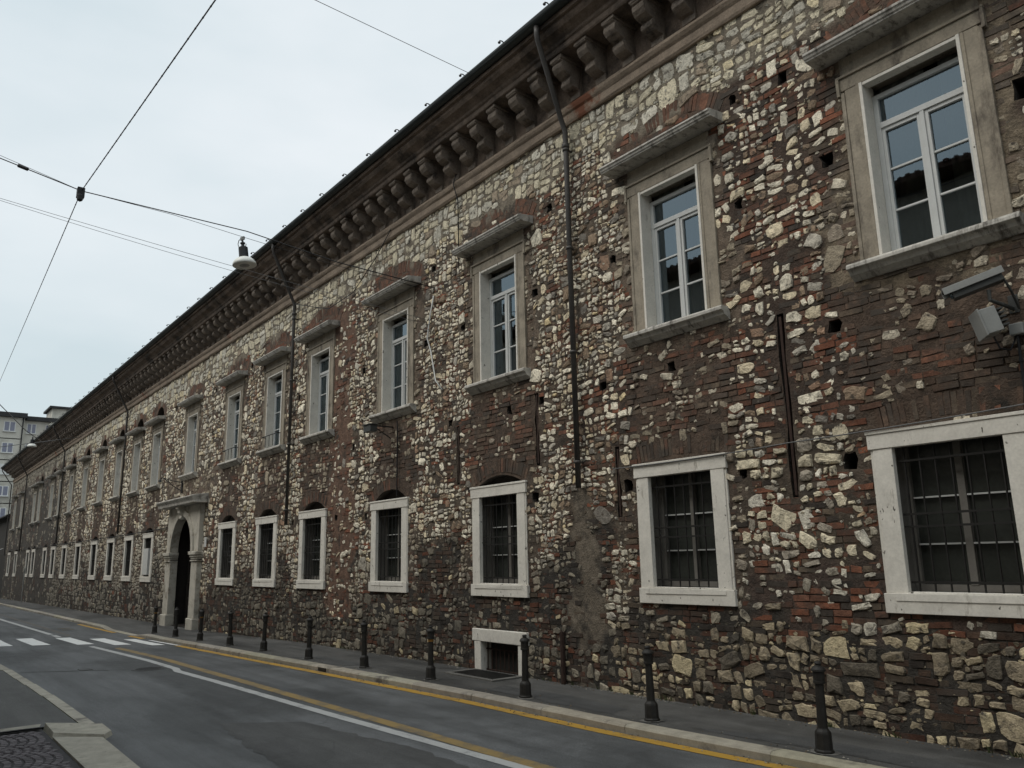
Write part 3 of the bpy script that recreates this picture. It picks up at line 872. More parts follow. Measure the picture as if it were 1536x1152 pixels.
# dark rooms behind the windows
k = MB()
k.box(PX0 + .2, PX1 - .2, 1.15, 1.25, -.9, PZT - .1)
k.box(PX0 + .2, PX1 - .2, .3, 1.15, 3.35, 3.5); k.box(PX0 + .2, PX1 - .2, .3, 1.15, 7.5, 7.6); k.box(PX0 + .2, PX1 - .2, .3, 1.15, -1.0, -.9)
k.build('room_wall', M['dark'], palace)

# --- windows -------------------------------------------------------
def rough(mb, amt, rng):
    mb.v = [(x + rng.uniform(-amt, amt), y + rng.uniform(-amt, amt), z + rng.uniform(-amt, amt)) for x, y, z in mb.v]
    return mb
def frame_ring(mb, hx, z0, z1, wv, wh, y0, y1):
    mb.box(-hx, -hx + wv, y0, y1, z0, z1); mb.box(hx - wv, hx, y0, y1, z0, z1)
    mb.box(-hx + wv, hx - wv, y0, y1, z1 - wh, z1); mb.box(-hx + wv, hx - wv, y0, y1, z0, z0 + wh)
def upper_window(parent, c, i):
    rr = random.Random(100 + i)
    s = MB(); d = .26
    # jambs: weathered fascia outside, limestone inner band; architrave above
    for sg in (-1, 1):
        a, b = sorted((sg * .50, sg * .66)); s.box(a, b, -.024, d, 4.46, 6.38)
        a, b = sorted((sg * .66, sg * .70)); s.box(a, b, -.036, .05, 4.46, 6.36)
        a, b = sorted((sg * .50, sg * .535)); s.box(a, b, -.034, -.020, 4.46, 6.38)
    s.box(-.715, .715, -.030, d, 6.38, 6.52); s.box(-.735, .735, -.052, .05, 6.52, 6.55)
    for sg in (-1, 1):
        a, b = sorted((sg * .70, sg * .735)); s.box(a, b, -.052, .05, 6.32, 6.52)
    s.box(-.69, .69, -.020, .06, 6.55, 6.752)
    w = rough(s, .0025, rr).build('upper_window', M['oldframe'], parent, (c, 0, 0), bevel=.006)
    s = MB()
    for sg in (-1, 1):
        a, b = sorted((sg * .465, sg * .4985)); s.box(a, b, -.038, .20, 4.47, 6.38)
    s.box(-.465, .465, -.026, .09, 6.345, 6.379)
    s.build('inner_reveal', M['frame'], w, bevel=.004)
    s = MB()
    s.prism_x([(.26, 4.47), (-.145, 4.455), (-.16, 4.435), (-.16, 4.40), (-.12, 4.385), (-.10, 4.35), (-.06, 4.325), (-.03, 4.30), (.10, 4.30)], -.79, .79)
    rough(s, .003, rr).build('sill', M['hood'], w, bevel=.004)
    s = MB()
    s.prism_x([(.02, 6.755), (.02, 6.885), (-.27, 6.855), (-.31, 6.84), (-.31, 6.815), (-.295, 6.805), (-.288, 6.78), (-.272, 6.772), (-.27, 6.755)], -.93, .93)
    rough(s, .002, rr).build('hood', M['hood'], w, bevel=.004)
    s = MB(); y0, y1 = .15, .21
    frame_ring(s, .464, 4.48, 6.27, .052, .05, y0, y1)
    s.box(-.412, .412, y0 - .012, y1, 5.885, 5.945)
    for sg in (-1, 1):
        x0, x1 = (-.412, -.022) if sg < 0 else (.022, .412)
        mb = MB(); frame_ring(mb, .195, 4.53, 5.885, .035, .04, y0 + .006, y1 - .006)
        s.add([(x + (x0 + x1) / 2, y, z) for x, y, z in mb.v], mb.f)
        for zb in (4.975, 5.42): s.box(x0 + .035, x1 - .035, y0 + .014, y1 - .018, zb - .011, zb + .011)
    s.box(-.0215, .0215, y0 - .008, y1, 4.53, 5.885)
    s.build('casement', M['wood'], w, bevel=.003)
    g = MB(); g.add([(-.412, .187, 4.53), (.412, .187, 4.53), (.412, .187, 6.23), (-.412, .187, 6.23)], [(0, 1, 2, 3)])
    g.build('pane', M['glass'], w)
    cu = MB(); n = 40
    vs = []; fs = []
    for q in range(n + 1):
        t = q / n; x_ = -.55 + 1.1 * t; yv = .33 + .03 * math.sin(t * 50) + .012 * math.sin(t * 23 + 1)
        vs += [(x_, yv, 4.35), (x_, yv, 6.5)]
    for q in range(n):
        t = q / n
        if .48 < t < .62: continue
        fs.append((2*q, 2*q+2, 2*q+3, 2*q+1))
    cu.add(vs, fs).build('curtain', M['curtain'], w, smooth=True)
    return w
def lower_window(parent, c, i):
    rr = random.Random(200 + i); s = MB()
    for sg in (-1, 1):
        a, b = sorted((sg * .485, sg * .672)); s.box(a, b, -.034, .03, 1.26, 2.60)
        a, b = sorted((sg * .672, sg * .70)); s.box(a, b, -.022, .05, 1.26, 2.60)
    s.box(-.715, .715, -.044, .04, 2.60, 2.745); s.box(-.725, .725, -.056, .05, 2.745, 2.775)
    s.box(-.715, .715, -.050, .16, 1.085, 1.26)
    s.box(-.60, .60, -.058, -.045, 1.195, 1.262)
    s.box(-.484, .484, -.034, .12, 1.26, 1.275)
    w = rough(s, .003, rr).build('lower_window', M['frame'], parent, (c, 0, 0), bevel=.007)
    s = MB(); y0, y1 = .20, .26
    s.box(-.56, -.53, .03, .30, 1.2, 2.7); s.box(.53, .56, .03, .30, 1.2, 2.7); s.box(-.53, .53, .04, .30, 2.68, 2.70)
    frame_ring(s, .53, 1.276, 2.68, .07, .06, y0, y1)
    for x0, x1 in ((-.46, -.03), (.03, .46)):
        for zb in (1.70, 2.13): s.box(x0, x1, y0 + .012, y1 - .014, zb - .008, zb + .008)
    s.box(-.032, .032, y0 - .006, y1, 1.336, 2.62)
    s.build('casement', M['dkwood'], w)
    s = MB()
    for zb in (1.70, 2.13):
        for x0, x1 in ((-.445, -.035), (.035, .445)): s.box(x0, x1, y0 - .002, y0 + .008, zb - .0075, zb + .0075)
    s.build('glazing_bar', M['wood'], w)
    g = MB(); g.add([(-.46, .245, 1.33), (.46, .245, 1.33), (.46, .245, 2.62), (-.46, .245, 2.62)], [(0, 1, 2, 3)])
    g.build('pane', M['dimglass'], w)
    s = MB(); y = .055
    for q in range(7):
        x_ = -.42 + .14 * q; s.tube([(x_, y, 1.27), (x_, y, 2.60)], .0095, 5)
    for zb in (1.36, 1.86, 1.975, 2.47): s.box(-.487, .487, y - .012, y + .012, zb - .010, zb + .010)
    s.build('grille', M['iron'], w)
    return w
u0 = [upper_window(palace, UW[i], i) for i in range(3)]
for i in range(3, len(UW)): copy_tree(u0[i % 3], palace, (UW[i], 0, -.03 if i in (8, 9, 13) else 0))
for c in palace.children:
    if c.name.startswith('upper_window') and any(abs(c.location.x - UW[q]) < .01 for q in (5, 6)):
        mb = MB(); mb.tube([(-.5, -.03, 4.78), (-.5, -.12, 4.78), (.5, -.12, 4.78), (.5, -.03, 4.78)], .012, 5)
        for x_ in (-.25, 0, .25): mb.tube([(x_, -.12, 4.78), (x_, -.12, 4.50)], .008, 4)
        mb.build('guard_rail', M['iron'], c)
l0 = [lower_window(palace, LW[i], i) for i in range(3)]
for i in range(3, len(LW)): copy_tree(l0[i % 3], palace, (LW[i], 0, 0))

# basement window
s = MB(); c = -10.01
for sg in (-1, 1):
    a, b = sorted((sg * .46, sg * .63)); s.box(a, b, -.05, .2, -.08, .415)
s.box(-.68, .68, -.06, .2, .415, .60)
bw = rough(s, .004, random.Random(5)).build('basement_window', M['frame'], palace, (c, 0, 0), bevel=.01)
s = MB()
for q in range(9): s.tube([(-.42 + .105 * q, .06, -.09), (-.42 + .105 * q, .06, .42)], .009, 5)
for zb in (.0, .30): s.box(-.455, .455, .05, .072, zb - .009, zb + .009)
s.build('grille', M['rust'], bw)
s = MB(); s.box(-.46, .46, .15, .17, -.1, .42); s.build('board', M['dark'], bw)

# --- portal ---------------------------------------------------------
s = MB(); n = 24; y0, y1 = -.14, .06; hw = 1.66; zt = 3.42
gp = zg(DC)
arcp = [(DC + DR_ * math.cos(PI - PI * i / n), DSP + .01 + DR_ * math.sin(PI - PI * i / n)) for i in range(n + 1)]
def arch_plate(mb, arc, xl, xr, zs, ztop, yf, yb):
    """plate with an arched opening: front, soffit and sides"""
    vs = []; fs = []
    m = len(arc)
    outer = []
    for i, (x, z) in enumerate(arc):
        t = i / (m - 1)
        outer.append((xl, zs + (ztop - zs) * min(1, t * 4)) if t < .25 else (xr, zs + (ztop - zs) * min(1, (1 - t) * 4)) if t > .75 else (xl + (xr - xl) * (t - .25) * 2, ztop))
    for x, z in arc: vs.append((x, yf, z))
    for x, z in outer: vs.append((x, yf, z))
    for x, z in arc: vs.append((x, yb, z))
    for x, z in outer: vs.append((x, yb, z))
    for i in range(m - 1):
        fs.append((i, i + 1, m + i + 1, m + i))
        fs.append((2*m + i, 2*m + i + 1, i + 1, i))
        fs.append((m + i, m + i + 1, 3*m + i + 1, 3*m + i))
    mb.add(vs, fs)
arch_plate(s, arcp, DC - hw, DC + hw, DSP, zt, y0, y1)
# raised archivolt
arc2 = [(DC + (DR_ + .005) * math.cos(PI - PI * i / n), DSP + .01 + (DR_ + .005) * math.sin(PI - PI * i / n)) for i in range(n + 1)]
arc3 = [(DC + (DR_ + .20) * math.cos(PI - PI * i / n), DSP + .01 + (DR_ + .20) * math.sin(PI - PI * i / n)) for i in range(n + 1)]
vs = [(x, y0 - .05, z) for x, z in arc2] + [(x, y0 - .05, z) for x, z in arc3] + [(x, y0 + .01, z) for x, z in arc3] + [(x, y0 + .03, z) for x, z in arc2]
m = n + 1; fs = []
for i in range(n):
    fs += [(i, i+1, m+i+1, m+i), (m+i, m+i+1, 2*m+i+1, 2*m+i), (3*m+i, 3*m+i+1, i+1, i)]
s.add(vs, fs)
portal = s.build('portal', M['portal'], palace)
for sg in (-1, 1):
    s = MB()
    a, b = sorted((DC + sg * DH, DC + sg * hw)); s.box(a, b, -.15, .08, gp + .33, 1.74)
    s.build('pilaster', M['portal'], portal, bevel=.012)
for sg in (-1, 1):
    s = MB()
    a, b = sorted((DC + sg * (DH - .05), DC + sg * (hw + .05))); s.box(a, b, -.20, .08, 1.86, 1.93); s.box(a - .03, b + .03, -.235, .08, 1.93, 2.03)
    a, b = sorted((DC + sg * (DH - .015), DC + sg * (hw + .02))); s.box(a, b, -.17, .08, 1.80, 1.86); s.box(a - .015, b + .015, -.185, .08, 1.74, 1.78)
    s.build('capital', M['portal'], portal, bevel=.014)
for sg in (-1, 1):
    s = MB()
    a, b = sorted((DC + sg * (DH - .03), DC + sg * (hw + .05))); s.box(a, b, -.20, .08, gp - .1, gp + .33)
    s.build('plinth', M['portal'], portal, bevel=.02)
s = MB()
s.prism_x([(.02, 3.43), (.02, 3.72), (-.46, 3.66), (-.52, 3.635), (-.515, 3.60), (-.49, 3.585), (-.46, 3.54), (-.44, 3.50), (-.435, 3.44)], DC - 1.88, DC + 1.98)
rough(s, .006, random.Random(8)).build('hood', M['hood'], portal, bevel=.01)
s = MB()
s.prism_x([(-.14, 3.02), (-.14, 3.44), (-.36, 3.44), (-.37, 3.36), (-.31, 3.30), (-.30, 3.22), (-.24, 3.14), (-.25, 3.06), (-.22, 3.02)], DC - .12, DC + .12)
s.build('keystone', M['portal'], portal, bevel=.01)
s = MB(); yd = .42
s.box(DC - 1.35, DC + 1.35, yd, yd + .06, gp - .1, 3.30); s.box(DC - 1.36, DC - 1.28, .02, yd, gp - .1, 3.3); s.box(DC + 1.28, DC + 1.36, .02, yd, gp - .1, 3.3); s.box(DC - 1.28, DC + 1.28, .02, yd, 3.2, 3.3); s.box(DC - 1.28, DC + 1.28, .02, yd, gp - .1, gp + .02)
dleaf = s.build('door', M['door'], portal)
s = MB()
for sg in (-1, 1):
    for za, zb2 in ((.05, .55), (.68, 1.25), (1.38, 1.85)):
        x0, x1 = DC + sg * .12, DC + sg * .98; a, b = sorted((x0, x1))
        frame = MB(); frame_ring(frame, (b - a) / 2, gp + za + .1, gp + zb2 + .1, .06, .06, yd - .03, yd)
        s.add([(x + (a + b) / 2, y, z) for x, y, z in frame.v], frame.f)
s.box(DC - .03, DC + .03, yd - .04, yd, gp, 3.2); s.box(DC - 1.2, DC + 1.2, yd - .05, yd, 1.95, 2.08)
s.build('door_panel', M['door'], dleaf)

# --- cornice --------------------------------------------------------
xsC = list(np.arange(PX0 - .9, PX1 + .01, .42))
s = MB()
s.sweep_x([(.02, 8.0), (-.05, 8.0), (-.07, 8.03), (-.07, 8.14), (-.10, 8.17), (-.12, 8.21), (-.12, 8.25), (-.07, 8.28), (-.05, 8.31), (.02, 8.31)], [x for x in xsC if x > PX0], jit=.005, closed=True, rng=random.Random(12))
s.build('string_course', M['stringc'], palace)
s = MB()
s.sweep_x([(.02, 8.30), (-.012, 8.30), (-.012, 8.88), (.02, 8.88)], [x for x in xsC if x > PX0], jit=.004, closed=True, rng=random.Random(13))
s.build('frieze', M['cornice'], palace)
s = MB()
s.sweep_x([(.3, 8.86), (-.47, 8.86), (-.485, 8.875), (-.485, 8.945), (-.515, 8.965), (-.53, 9.0), (-.58, 9.03), (-.65, 9.065), (-.69, 9.11), (-.70, 9.15), (-.75, 9.155), (-.755, 9.20), (-.75, 9.24), (.3, 9.42)], xsC, jit=.005, closed=True, rng=random.Random(14))
s.build('cornice', M['cornice'], palace)
s = MB()
s.sweep_x([(-.72, 9.25), (-.70, 9.29), (9.0, 12.3), (9.0, 12.2)], [PX0 - .9, PX1], closed=True); s.build('roof', M['tile'], palace)
s = MB(); gp_ = []
for i in range(13):
    a = PI + PI * i / 12; gp_.append((-.80 + .095 * math.cos(a), 9.30 + .085 * math.sin(a)))
gp_ += [(-.80 + .085 * math.cos(PI + PI * i / 12), 9.30 + .075 * math.sin(PI + PI * i / 12)) for i in range(12, -1, -1)]
s.sweep_x(gp_, list(np.arange(PX0 - .95, PX1, 1.5)), jit=.002, closed=True, rng=random.Random(15))
gut = s.build('gutter', M['gutter'], palace)
hk = MB()
hk.tube([(0, -.74, 9.33), (0, -.78, 9.40), (0, -.83, 9.42), (0, -.87, 9.41), (0, -.88, 9.37)], .010, 5); hk.lathe([(.0, -.02), (.02, -.012), (.024, 0), (.02, .012), (.0, .02)], (0, -.88, 9.375), 8)
h0 = hk.build('gutter_hook', M['iron'], gut, (-6.5, 0, 0))
x = -6.5; rr = random.Random(16)
while x > -70:
    x -= 1.08 + rr.uniform(-.08, .08)
    c = h0.copy(); COL.objects.link(c); c.location = (x, 0, 0)
# brackets
BP = [(0, 8.31), (-.065, 8.31), (-.065, 8.40), (-.12, 8.415), (-.20, 8.44), (-.255, 8.48), (-.262, 8.53), (-.235, 8.565), (-.235, 8.585), (-.30, 8.60), (-.37, 8.635), (-.415, 8.685), (-.42, 8.74), (-.395, 8.775), (-.44, 8.79), (-.44, 8.862), (0, 8.862)]
def bracket_mb(rng, x=0.0):
    mb = MB(); mb.prism_x(BP, x - .105, x + .105); mb.box(x - .125, x + .125, -.447, 0.0, 8.80, 8.861)
    return rough(mb, .008, rng)
protos = [bracket_mb(random.Random(300 + q)).build('bracket', M['corbel'], palace, (-5.70 + .54 * (q + 1), 0, 0), bevel=.008) for q in range(5)]
xb = -5.70; cnt = 5; rest = MB(); rr = random.Random(17)
while xb > PX0 + .3:
    if cnt < 100:
        c = protos[cnt % 5].copy(); COL.objects.link(c); c.location = (xb + rr.uniform(-.012, .012), 0, 0)
    else:
        mb = bracket_mb(rr, xb); rest.add(mb.v, mb.f)
    cnt += 1; xb -= .54
tag(rest.build('far_bracket', M['corbel'], palace), kind='stuff')

# downpipes
def downpipe(x, zb):
    mb = MB(); xa = x + .22
    mb.tube([(xa, -.80, 9.22), (xa, -.80, 9.10), (xa - .02, -.77, 9.02), (x + .015, -.20, 8.03), (x, -.11, 7.86), (x, -.11, 7.6), (x, -.11, zb)], .039, 10)
    for z in np.arange(zb + .35, 7.7, 1.55): mb.lathe([(.045, -.02), (.054, -.018), (.054, .018), (.045, .02)], (x, -.11, z), 10); mb.box(x - .012, x + .012, -.11, 0, z - .012, z + .012)
    mb.lathe([(.05, -.03), (.058, -.02), (.058, .03), (.05, .04)], (x, -.11, 7.62), 10)
    mb.build('downpipe', M['pipe'], palace, smooth=True)
for x, zb in ((-8.06, 2.56), (-18.15, 2.5), (-35.3, 2.9), (-49.7, 2.9), (-64.2, 2.75)): downpipe(x, zb)
mb = MB(); mb.tube([(PX0 - .85, -.78, 9.2), (PX0 - .7, -.75, 9.0), (PX0 + .1, -.14, 7.9), (PX0 + .15, -.11, 2.6)], .04, 8); mb.build('downpipe', M['pipe'], palace)

# iron wall ties in the slots
for sx, z0, z1, w in SLOT:
    mb = MB(); mb.box(sx - w * .45, sx + w * .45, .0, .05, z0 + .03, z1 - .03)
    mb.build('wall_tie', M['rust'], palace)
# rainwater stub at the wall foot
mb = MB(); mb.tube([(-8.56, -.05, -.02), (-8.56, -.05, .66)], .035, 8); mb.build('pipe_stub', M['rust'], palace)

# ------------------------------------------------------------------ things on and before the wall
def wall_light(x, z):
    t = thing('floodlight', 'small dark floodlight on an iron bracket under the fourth upper window sill', 'floodlight', (x, -.05, z))
    mb = MB(); mb.box(-.02, .02, -.42, .05, .05, .07); mb.tube([(0, -.40, .06), (0, 0, -.16)], .01, 5); mb.build('bracket', M['iron'], t)
    mb = MB(); mb.box(-.16, .12, -.50, -.36, -.07, .06); mb.box(-.19, .15, -.52, -.34, .06, .075); mb.build('housing', M['camdark'], t, bevel=.008)
wall_light(-13.35, 4.08)
mb = MB(); mb.tube([(-13.12, -.05, 4.22), (-13.10, -.05, 4.12), (-13.10, -.05, 2.82)], .013, 5)
tag(mb.build('cable', M['wire']), 'black cable running down from the floodlight under the sill to a lower window', 'cable')
# old lamp bracket over the portal
t = thing('wall_bracket', 'dark wrought iron bracket on the wall above the arched portal hood', 'bracket', (-27.1, -.02, 4.15))
mb = MB(); mb.tube([(0, 0, .10), (-.18, -.25, .16), (-.50, -.50, .28), (-.55, -.55, .22)], .016, 5); mb.tube([(0, 0, -.18), (-.2, -.2, -.02), (-.46, -.46, .26)], .014, 5); mb.build('arm', M['iron'], t)
mb = MB(); mb.box(-.06, .06, -.02, .03, -.24, .18); mb.build('plate', M['iron'], t)
mb = MB(); mb.lathe([(.0, -.05), (.06, -.04), (.045, .03), (.02, .05)], (-.55, -.55, .18), 8); mb.build('lamp_cap', M['camdark'], t)
mb = MB(); mb.box(-24.38, -24.18, -.05, -.035, 2.14, 2.42)
tag(mb.build('number_plate', M['board'], bevel=.006), 'small pale plate fixed on the wall to the right of the portal', 'plate')
# board standing in a lower window
mb = MB(); mb.box(-31.15, -30.52, -.075, .02, 1.33, 2.24); mb.box(-30.95, -30.72, -.079, -.075, 1.93, 1.96); mb.box(-30.93, -30.75, -.079, -.075, 1.87, 1.89)
tag(mb.build('board', M['board']), 'pale board propped in the grille of the lower window left of the portal', 'board')

# cctv camera with illuminator
t = thing('security_camera', 'grey security camera under a sloping sunshield on the wall', 'security camera', (-2.66, 0, 3.72))
def rotm(yaw, pitch): return Matrix.Rotation(yaw, 4, 'Z') @ Matrix.Rotation(pitch, 4, 'Y')
def put(mb, mat4): mb.v = [tuple(mat4 @ Vector(p)) for p in mb.v]; return mb
T = Matrix.Translation((-.04, -.33, .13)) @ rotm(rad(26), rad(-16))
mb = MB(); mb.box(-.26, .22, -.065, .065, .055, .067); mb.box(-.26, .22, -.072, -.064, .005, .067); mb.box(-.26, .22, .064, .072, .005, .067)
put(mb, T).build('sunshield', M['camgrey'], t, bevel=.003)
mb = MB(); mb.box(-.20, .20, -.052, .052, -.05, .05); put(mb, T).build('body', M['camdark'], t, bevel=.006)
mb = MB(); mb.tube([(-.215, 0, 0), (-.19, 0, 0)], .035, 14); put(mb, T).build('lens', M['glass'], t)
mb = MB(); mb.tube([(.04, -.31, .07), (.04, -.31, -.02), (.10, -.22, -.06), (.10, .03, -.06)], .018, 8); mb.box(.07, .15, -.02, .03, -.10, .06)
mb.tube([(.15, -.28, .16), (.17, -.2, .05), (.16, -.05, -.08)], .012, 6)
mb.build('bracket', M['camdark'], t, bevel=.003)
T = Matrix.Translation((-.02, -.24, -.185)) @ rotm(rad(38), rad(-14))
il = MB(); il.box(-.08, .05, -.11, .11, -.115, .105); il = put(il, T).build('illuminator', M['camgrey'], t, bevel=.006)
mb = MB()
for q in range(5): mb.box(.05, .11, -.095, .095, -.08 + q * .036, -.066 + q * .036)
put(mb, T).build('cooling_fin', M['camdark'], il)
mb = MB(); mb.box(-.095, -.08, -.12, .12, -.125, .115); put(mb, T).build('front_frame', M['camgrey'], il, bevel=.004)
mb = MB(); mb.tube([(.0, -.24, -.32), (.02, -.20, -.42), (.06, -.10, -.43), (.08, -.03, -.34), (.1, 0, -.2)], .008, 5); mb.build('lead', M['wire'], t)
mb = MB(); mb.box(-2.60, -2.49, -.07, .01, 3.42, 3.52)
tag(mb.build('junction_box', M['camgrey'], bevel=.01), 'small square light grey junction box beside the security camera', 'junction box')
mb = MB(); mb.tube([(-2.55, -.035, 3.42), (-2.56, -.035, 3.0), (-2.57, -.035, 2.80)], .012, 6)
for z in (3.2, 3.0): mb.lathe([(.012, -.012), (.017, -.012), (.017, .012), (.012, .012)], (-2.555, -.035, z), 8)
tag(mb.build('conduit', M['wire']), 'thin black conduit going down the wall from the grey junction box', 'conduit')
# cables on the facade
def sag(a, b, n, s):
    a, b = Vector(a), Vector(b)
    return [tuple(a.lerp(b, i / n) - Vector((0, 0, s * 4 * (i / n) * (1 - i / n)))) for i in range(n + 1)]
def wire(name, label, pts, r, mat='wire', cat='cable', group=None, n=5):
    mb = MB(); mb.tube(pts, r, n); return tag(mb.build(name, M[mat], smooth=True), label, cat, group)
wire('wall_cable', 'grey cable strung along the wall between the two nearest lower windows', sag((-2.4, -.06, 2.83), (-4.82, -.07, 2.775), 8, .012) + sag((-4.82, -.07, 2.775), (-7.45, -.06, 2.76), 8, .02)[1:], .007, 'steelwire')
wire('wall_cable', 'dark cable strung along the far half of the facade above the lower windows', [(-28.2, -.06, 2.86)] + sag((-28.2, -.06, 2.86), (-41, -.08, 2.82), 10, .02)[1:] + sag((-41, -.08, 2.82), (-70, -.08, 2.92), 12, .02)[1:], .016)
wire('wall_cable', 'thin dark cable drooping below the string course beside the second downpipe', [(-13.2, -.10, 8.28), (-14.0, -.10, 7.75), (-15.0, -.09, 7.30), (-16.2, -.09, 7.25), (-17.0, -.1, 7.5), (-18.05, -.14, 7.85)], .010)
wire('wall_cable', 'pale insulated cable hanging from the wire anchors down the stonework', [(-11.83, -.05, 6.35), (-11.95, -.05, 6.0), (-12.05, -.05, 5.6), (-11.9, -.06, 5.3), (-11.75, -.06, 4.75), (-11.55, -.05, 4.55)], .014, 'white')
wire('wall_cable', 'thin dark cable rising straight up the wall to the cornice near the wire anchor', [(-11.0, -.05, 6.6), (-11.02, -.05, 7.9), (-11.02, -.15, 8.2), (-11.02, -.09, 8.4)], .010)

# overhead wires
WB, WC = (-11.82, -.02, 6.50), (-11.87, -.02, 5.87)
def seg(a, b, t): return tuple(a[i] + (b[i] - a[i]) * t for i in range(3))
LX = (-13.86, -2.80, 7.55)
Bend = (-15.7, -6.62, 8.73); Bfar = (-16.55, -8.5, 9.35)
J = (-15.05, -5.4, 8.19)
wire('cross_cable', 'thick black cable crossing the street above the near hanging lamp', [WB, (-12.9, -1.48, 7.03), (-13.87, -2.82, 7.64), J, Bend, Bfar], .010)
wire('cross_cable', 'thin wire carrying the near hanging lamp just under the thick black cable', [(-11.85, -.02, 6.44), (-12.9, -1.48, 6.96), (-13.86, -2.80, 7.50), (-14.4, -4.0, 7.86), J, (-15.72, -6.62, 8.79), Bfar], .0045)
wire('cross_cable', 'pair wire strung low across the street beneath the hanging lamp', sag(WC, (-15.72, -6.60, 8.0), 8, .03) + [(-16.4, -8.5, 8.55)], .0042, 'steelwire')
wire('cross_cable', 'pale wire running just below the low pair wire across the street', sag((-11.9, -.02, 5.80), (-15.74, -6.60, 7.97), 8, .06) + [(-16.42, -8.5, 8.5)], .004, 'steelwire')
wire('cross_cable', 'thin wire reaching the gutter high up near the first downpipe', [(-9.47, -.80, 9.30), (-9.0, -3.75, 9.05), (-8.7, -6.2, 8.95), (-8.6, -9.1, 9.0)], .0045)
A1 = (-8.0, -5.28, 7.69); A2 = (-50.0, -3.49, 11.5)
def dirpt(a, b, t): return tuple(a[i] + (b[i] - a[i]) * t for i in range(3))
mb = MB(); pth = [dirpt(J, A1, 2.4), A1, dirpt(J, A1, .5), J, dirpt(J, A2, .3), dirpt(J, A2, .6), A2, dirpt(J, A2, 1.6)]
mb.tube(pth, .0085, 5)
rr = random.Random(44)
for a, b, n in ((J, A1, 26), (J, A2, 60)):
    for q in range(n):
        p = dirpt(a, b, (q + .5) / n); d = .02; mb.lathe([(.0, -d), (.0135, 0), (.0, d)], p, 5)
tag(mb.build('street_cable', M['wire']), 'black wrapped cable running along the street high above the road', 'cable')
mb = MB(); mb.box(J[0] - .06, J[0] + .06, J[1] - .07, J[1] + .05, J[2] - .14, J[2] + .05); mb.lathe([(.0, -.08), (.05, -.05), (.05, .05), (.0, .08)], (J[0] + .04, J[1] - .02, J[2] - .15), 8)
tag(mb.build('cable_clamp', M['wire'], bevel=.01), 'black clamp where the street cable and the crossing cable meet', 'clamp')
p = dirpt(J, Bend, .72)
mb = MB(); d = (Vector(Bend) - Vector(J)).normalized(); mb.tube([tuple(Vector(p) - d * .09), tuple(Vector(p) - d * .085), tuple(Vector(p) + d * .085), tuple(Vector(p) + d * .09)], [.02, .034, .034, .02], 8)
tag(mb.build('splice_box', M['wire']), 'small black splice sleeve on the crossing cable left of the clamp', 'splice')

# hanging lamps
def lamp_mesh(t):
    mb = MB(); mb.lathe([(.205, .0), (.212, .006), (.205, .045), (.185, .085), (.15, .12), (.105, .145), (.085, .15)], n=28)
    mb.lathe([(.0, .03), (.19, .012), (.2, .004), (.205, .002), (.0, .035)][1:4], n=28); mb.build('lamp_shade', M['lampwhite'], t, smooth=True)
    mb = MB(); mb.lathe([(.085, .15), (.083, .35), (.06, .365), (.03, .38), (.03, .42), (.045, .43), (.045, .445), (.02, .46), (.015, .52)], n=18); mb.build('housing', M['lampdark'], t)
    mb = MB(); mb.tube([(-.07, 0, .36), (-.11, 0, .41), (-.12, 0, .46), (-.09, 0, .52), (-.02, 0, .54)], .008, 6); mb.tube([(.07, 0, .36), (.085, 0, .40)], .008, 5)
    mb.box(-.04, .05, -.015, .015, .50, .56); mb.build('hanger', M['camgrey'], t)
    mb = MB(); mb.lathe([(.0, -.012), (.09, .0), (.15, .012), (.185, .02)], n=20); mb.build('diffuser', M['camgrey'], t, smooth=True)
lp = thing('street_lamp', 'white dish street lamp with black housing hung from the near crossing cable', 'street lamp', (-13.9, -2.82, 6.98), 0, 'hanging street lamps')
lp.rotation_euler = (rad(4), rad(-6), .4); lamp_mesh(lp)
l2 = copy_tree(lp); l2.location = (-45.0, -2.26, 7.42); l2.rotation_euler = (0, 0, 0)
l2['label'] = 'small distant dish street lamp hanging before the far cornice'
wire('cross_cable', 'far wire holding the distant hanging lamp', [(-53.3, -.02, 8.36), (-49, -1.2, 8.12), (-45.0, -2.27, 7.98), (-43.0, -2.8, 7.9), (-36, -4.7, 8.0), (-30, -8.5, 8.3)], .018, 'steelwire')
wire('cross_cable', 'far lower wire crossing the street below the distant lamp', [(-45.3, -.02, 8.13), (-45.15, -1.8, 7.72), (-45, -3.57, 7.33), (-44.9, -8.5, 7.3)], .016, 'steelwire')

# bollards
def bollard():
    t = thing('bollard', '', 'bollard', (0, 0, 0), 0, 'cast iron bollards along the kerb')
    mb = MB(); mb.lathe([(.082, -.02), (.082, .02), (.072, .03), (.068, .155), (.063, .17), (.047, .19), (.043, .20)], n=8); mb.build('base', M['bollard'], t, bevel=.004)
    rr = random.Random(77); n = 18; vs = [(0, 0, .006)] + [((.105 + rr.uniform(-.015, .035)) * math.cos(2*PI*q/n), (.105 + rr.uniform(-.015, .035)) * math.sin(2*PI*q/n), .003) for q in range(n)]
    mb = MB(); mb.add(vs, [(0, 1 + q, 1 + (q + 1) % n) for q in range(n)]); mb.build('footing', M['lidframe'], t)
    mb = MB(); mb.lathe([(.043, .20), (.036, .55), (.051, .555), (.051, .575), (.043, .58)], n=16); mb.build('shaft', M['bollard'], t)
    mb = MB(); mb.lathe([(.048, .58), (.050, .65), (.063, .655), (.061, .67), (.045, .69), (.026, .70), (.024, .708), (.032, .718), (.024, .733), (.0, .738)][:-1], n=16); mb.build('cap', M['bollard'], t)
    return t
b0 = bollard()
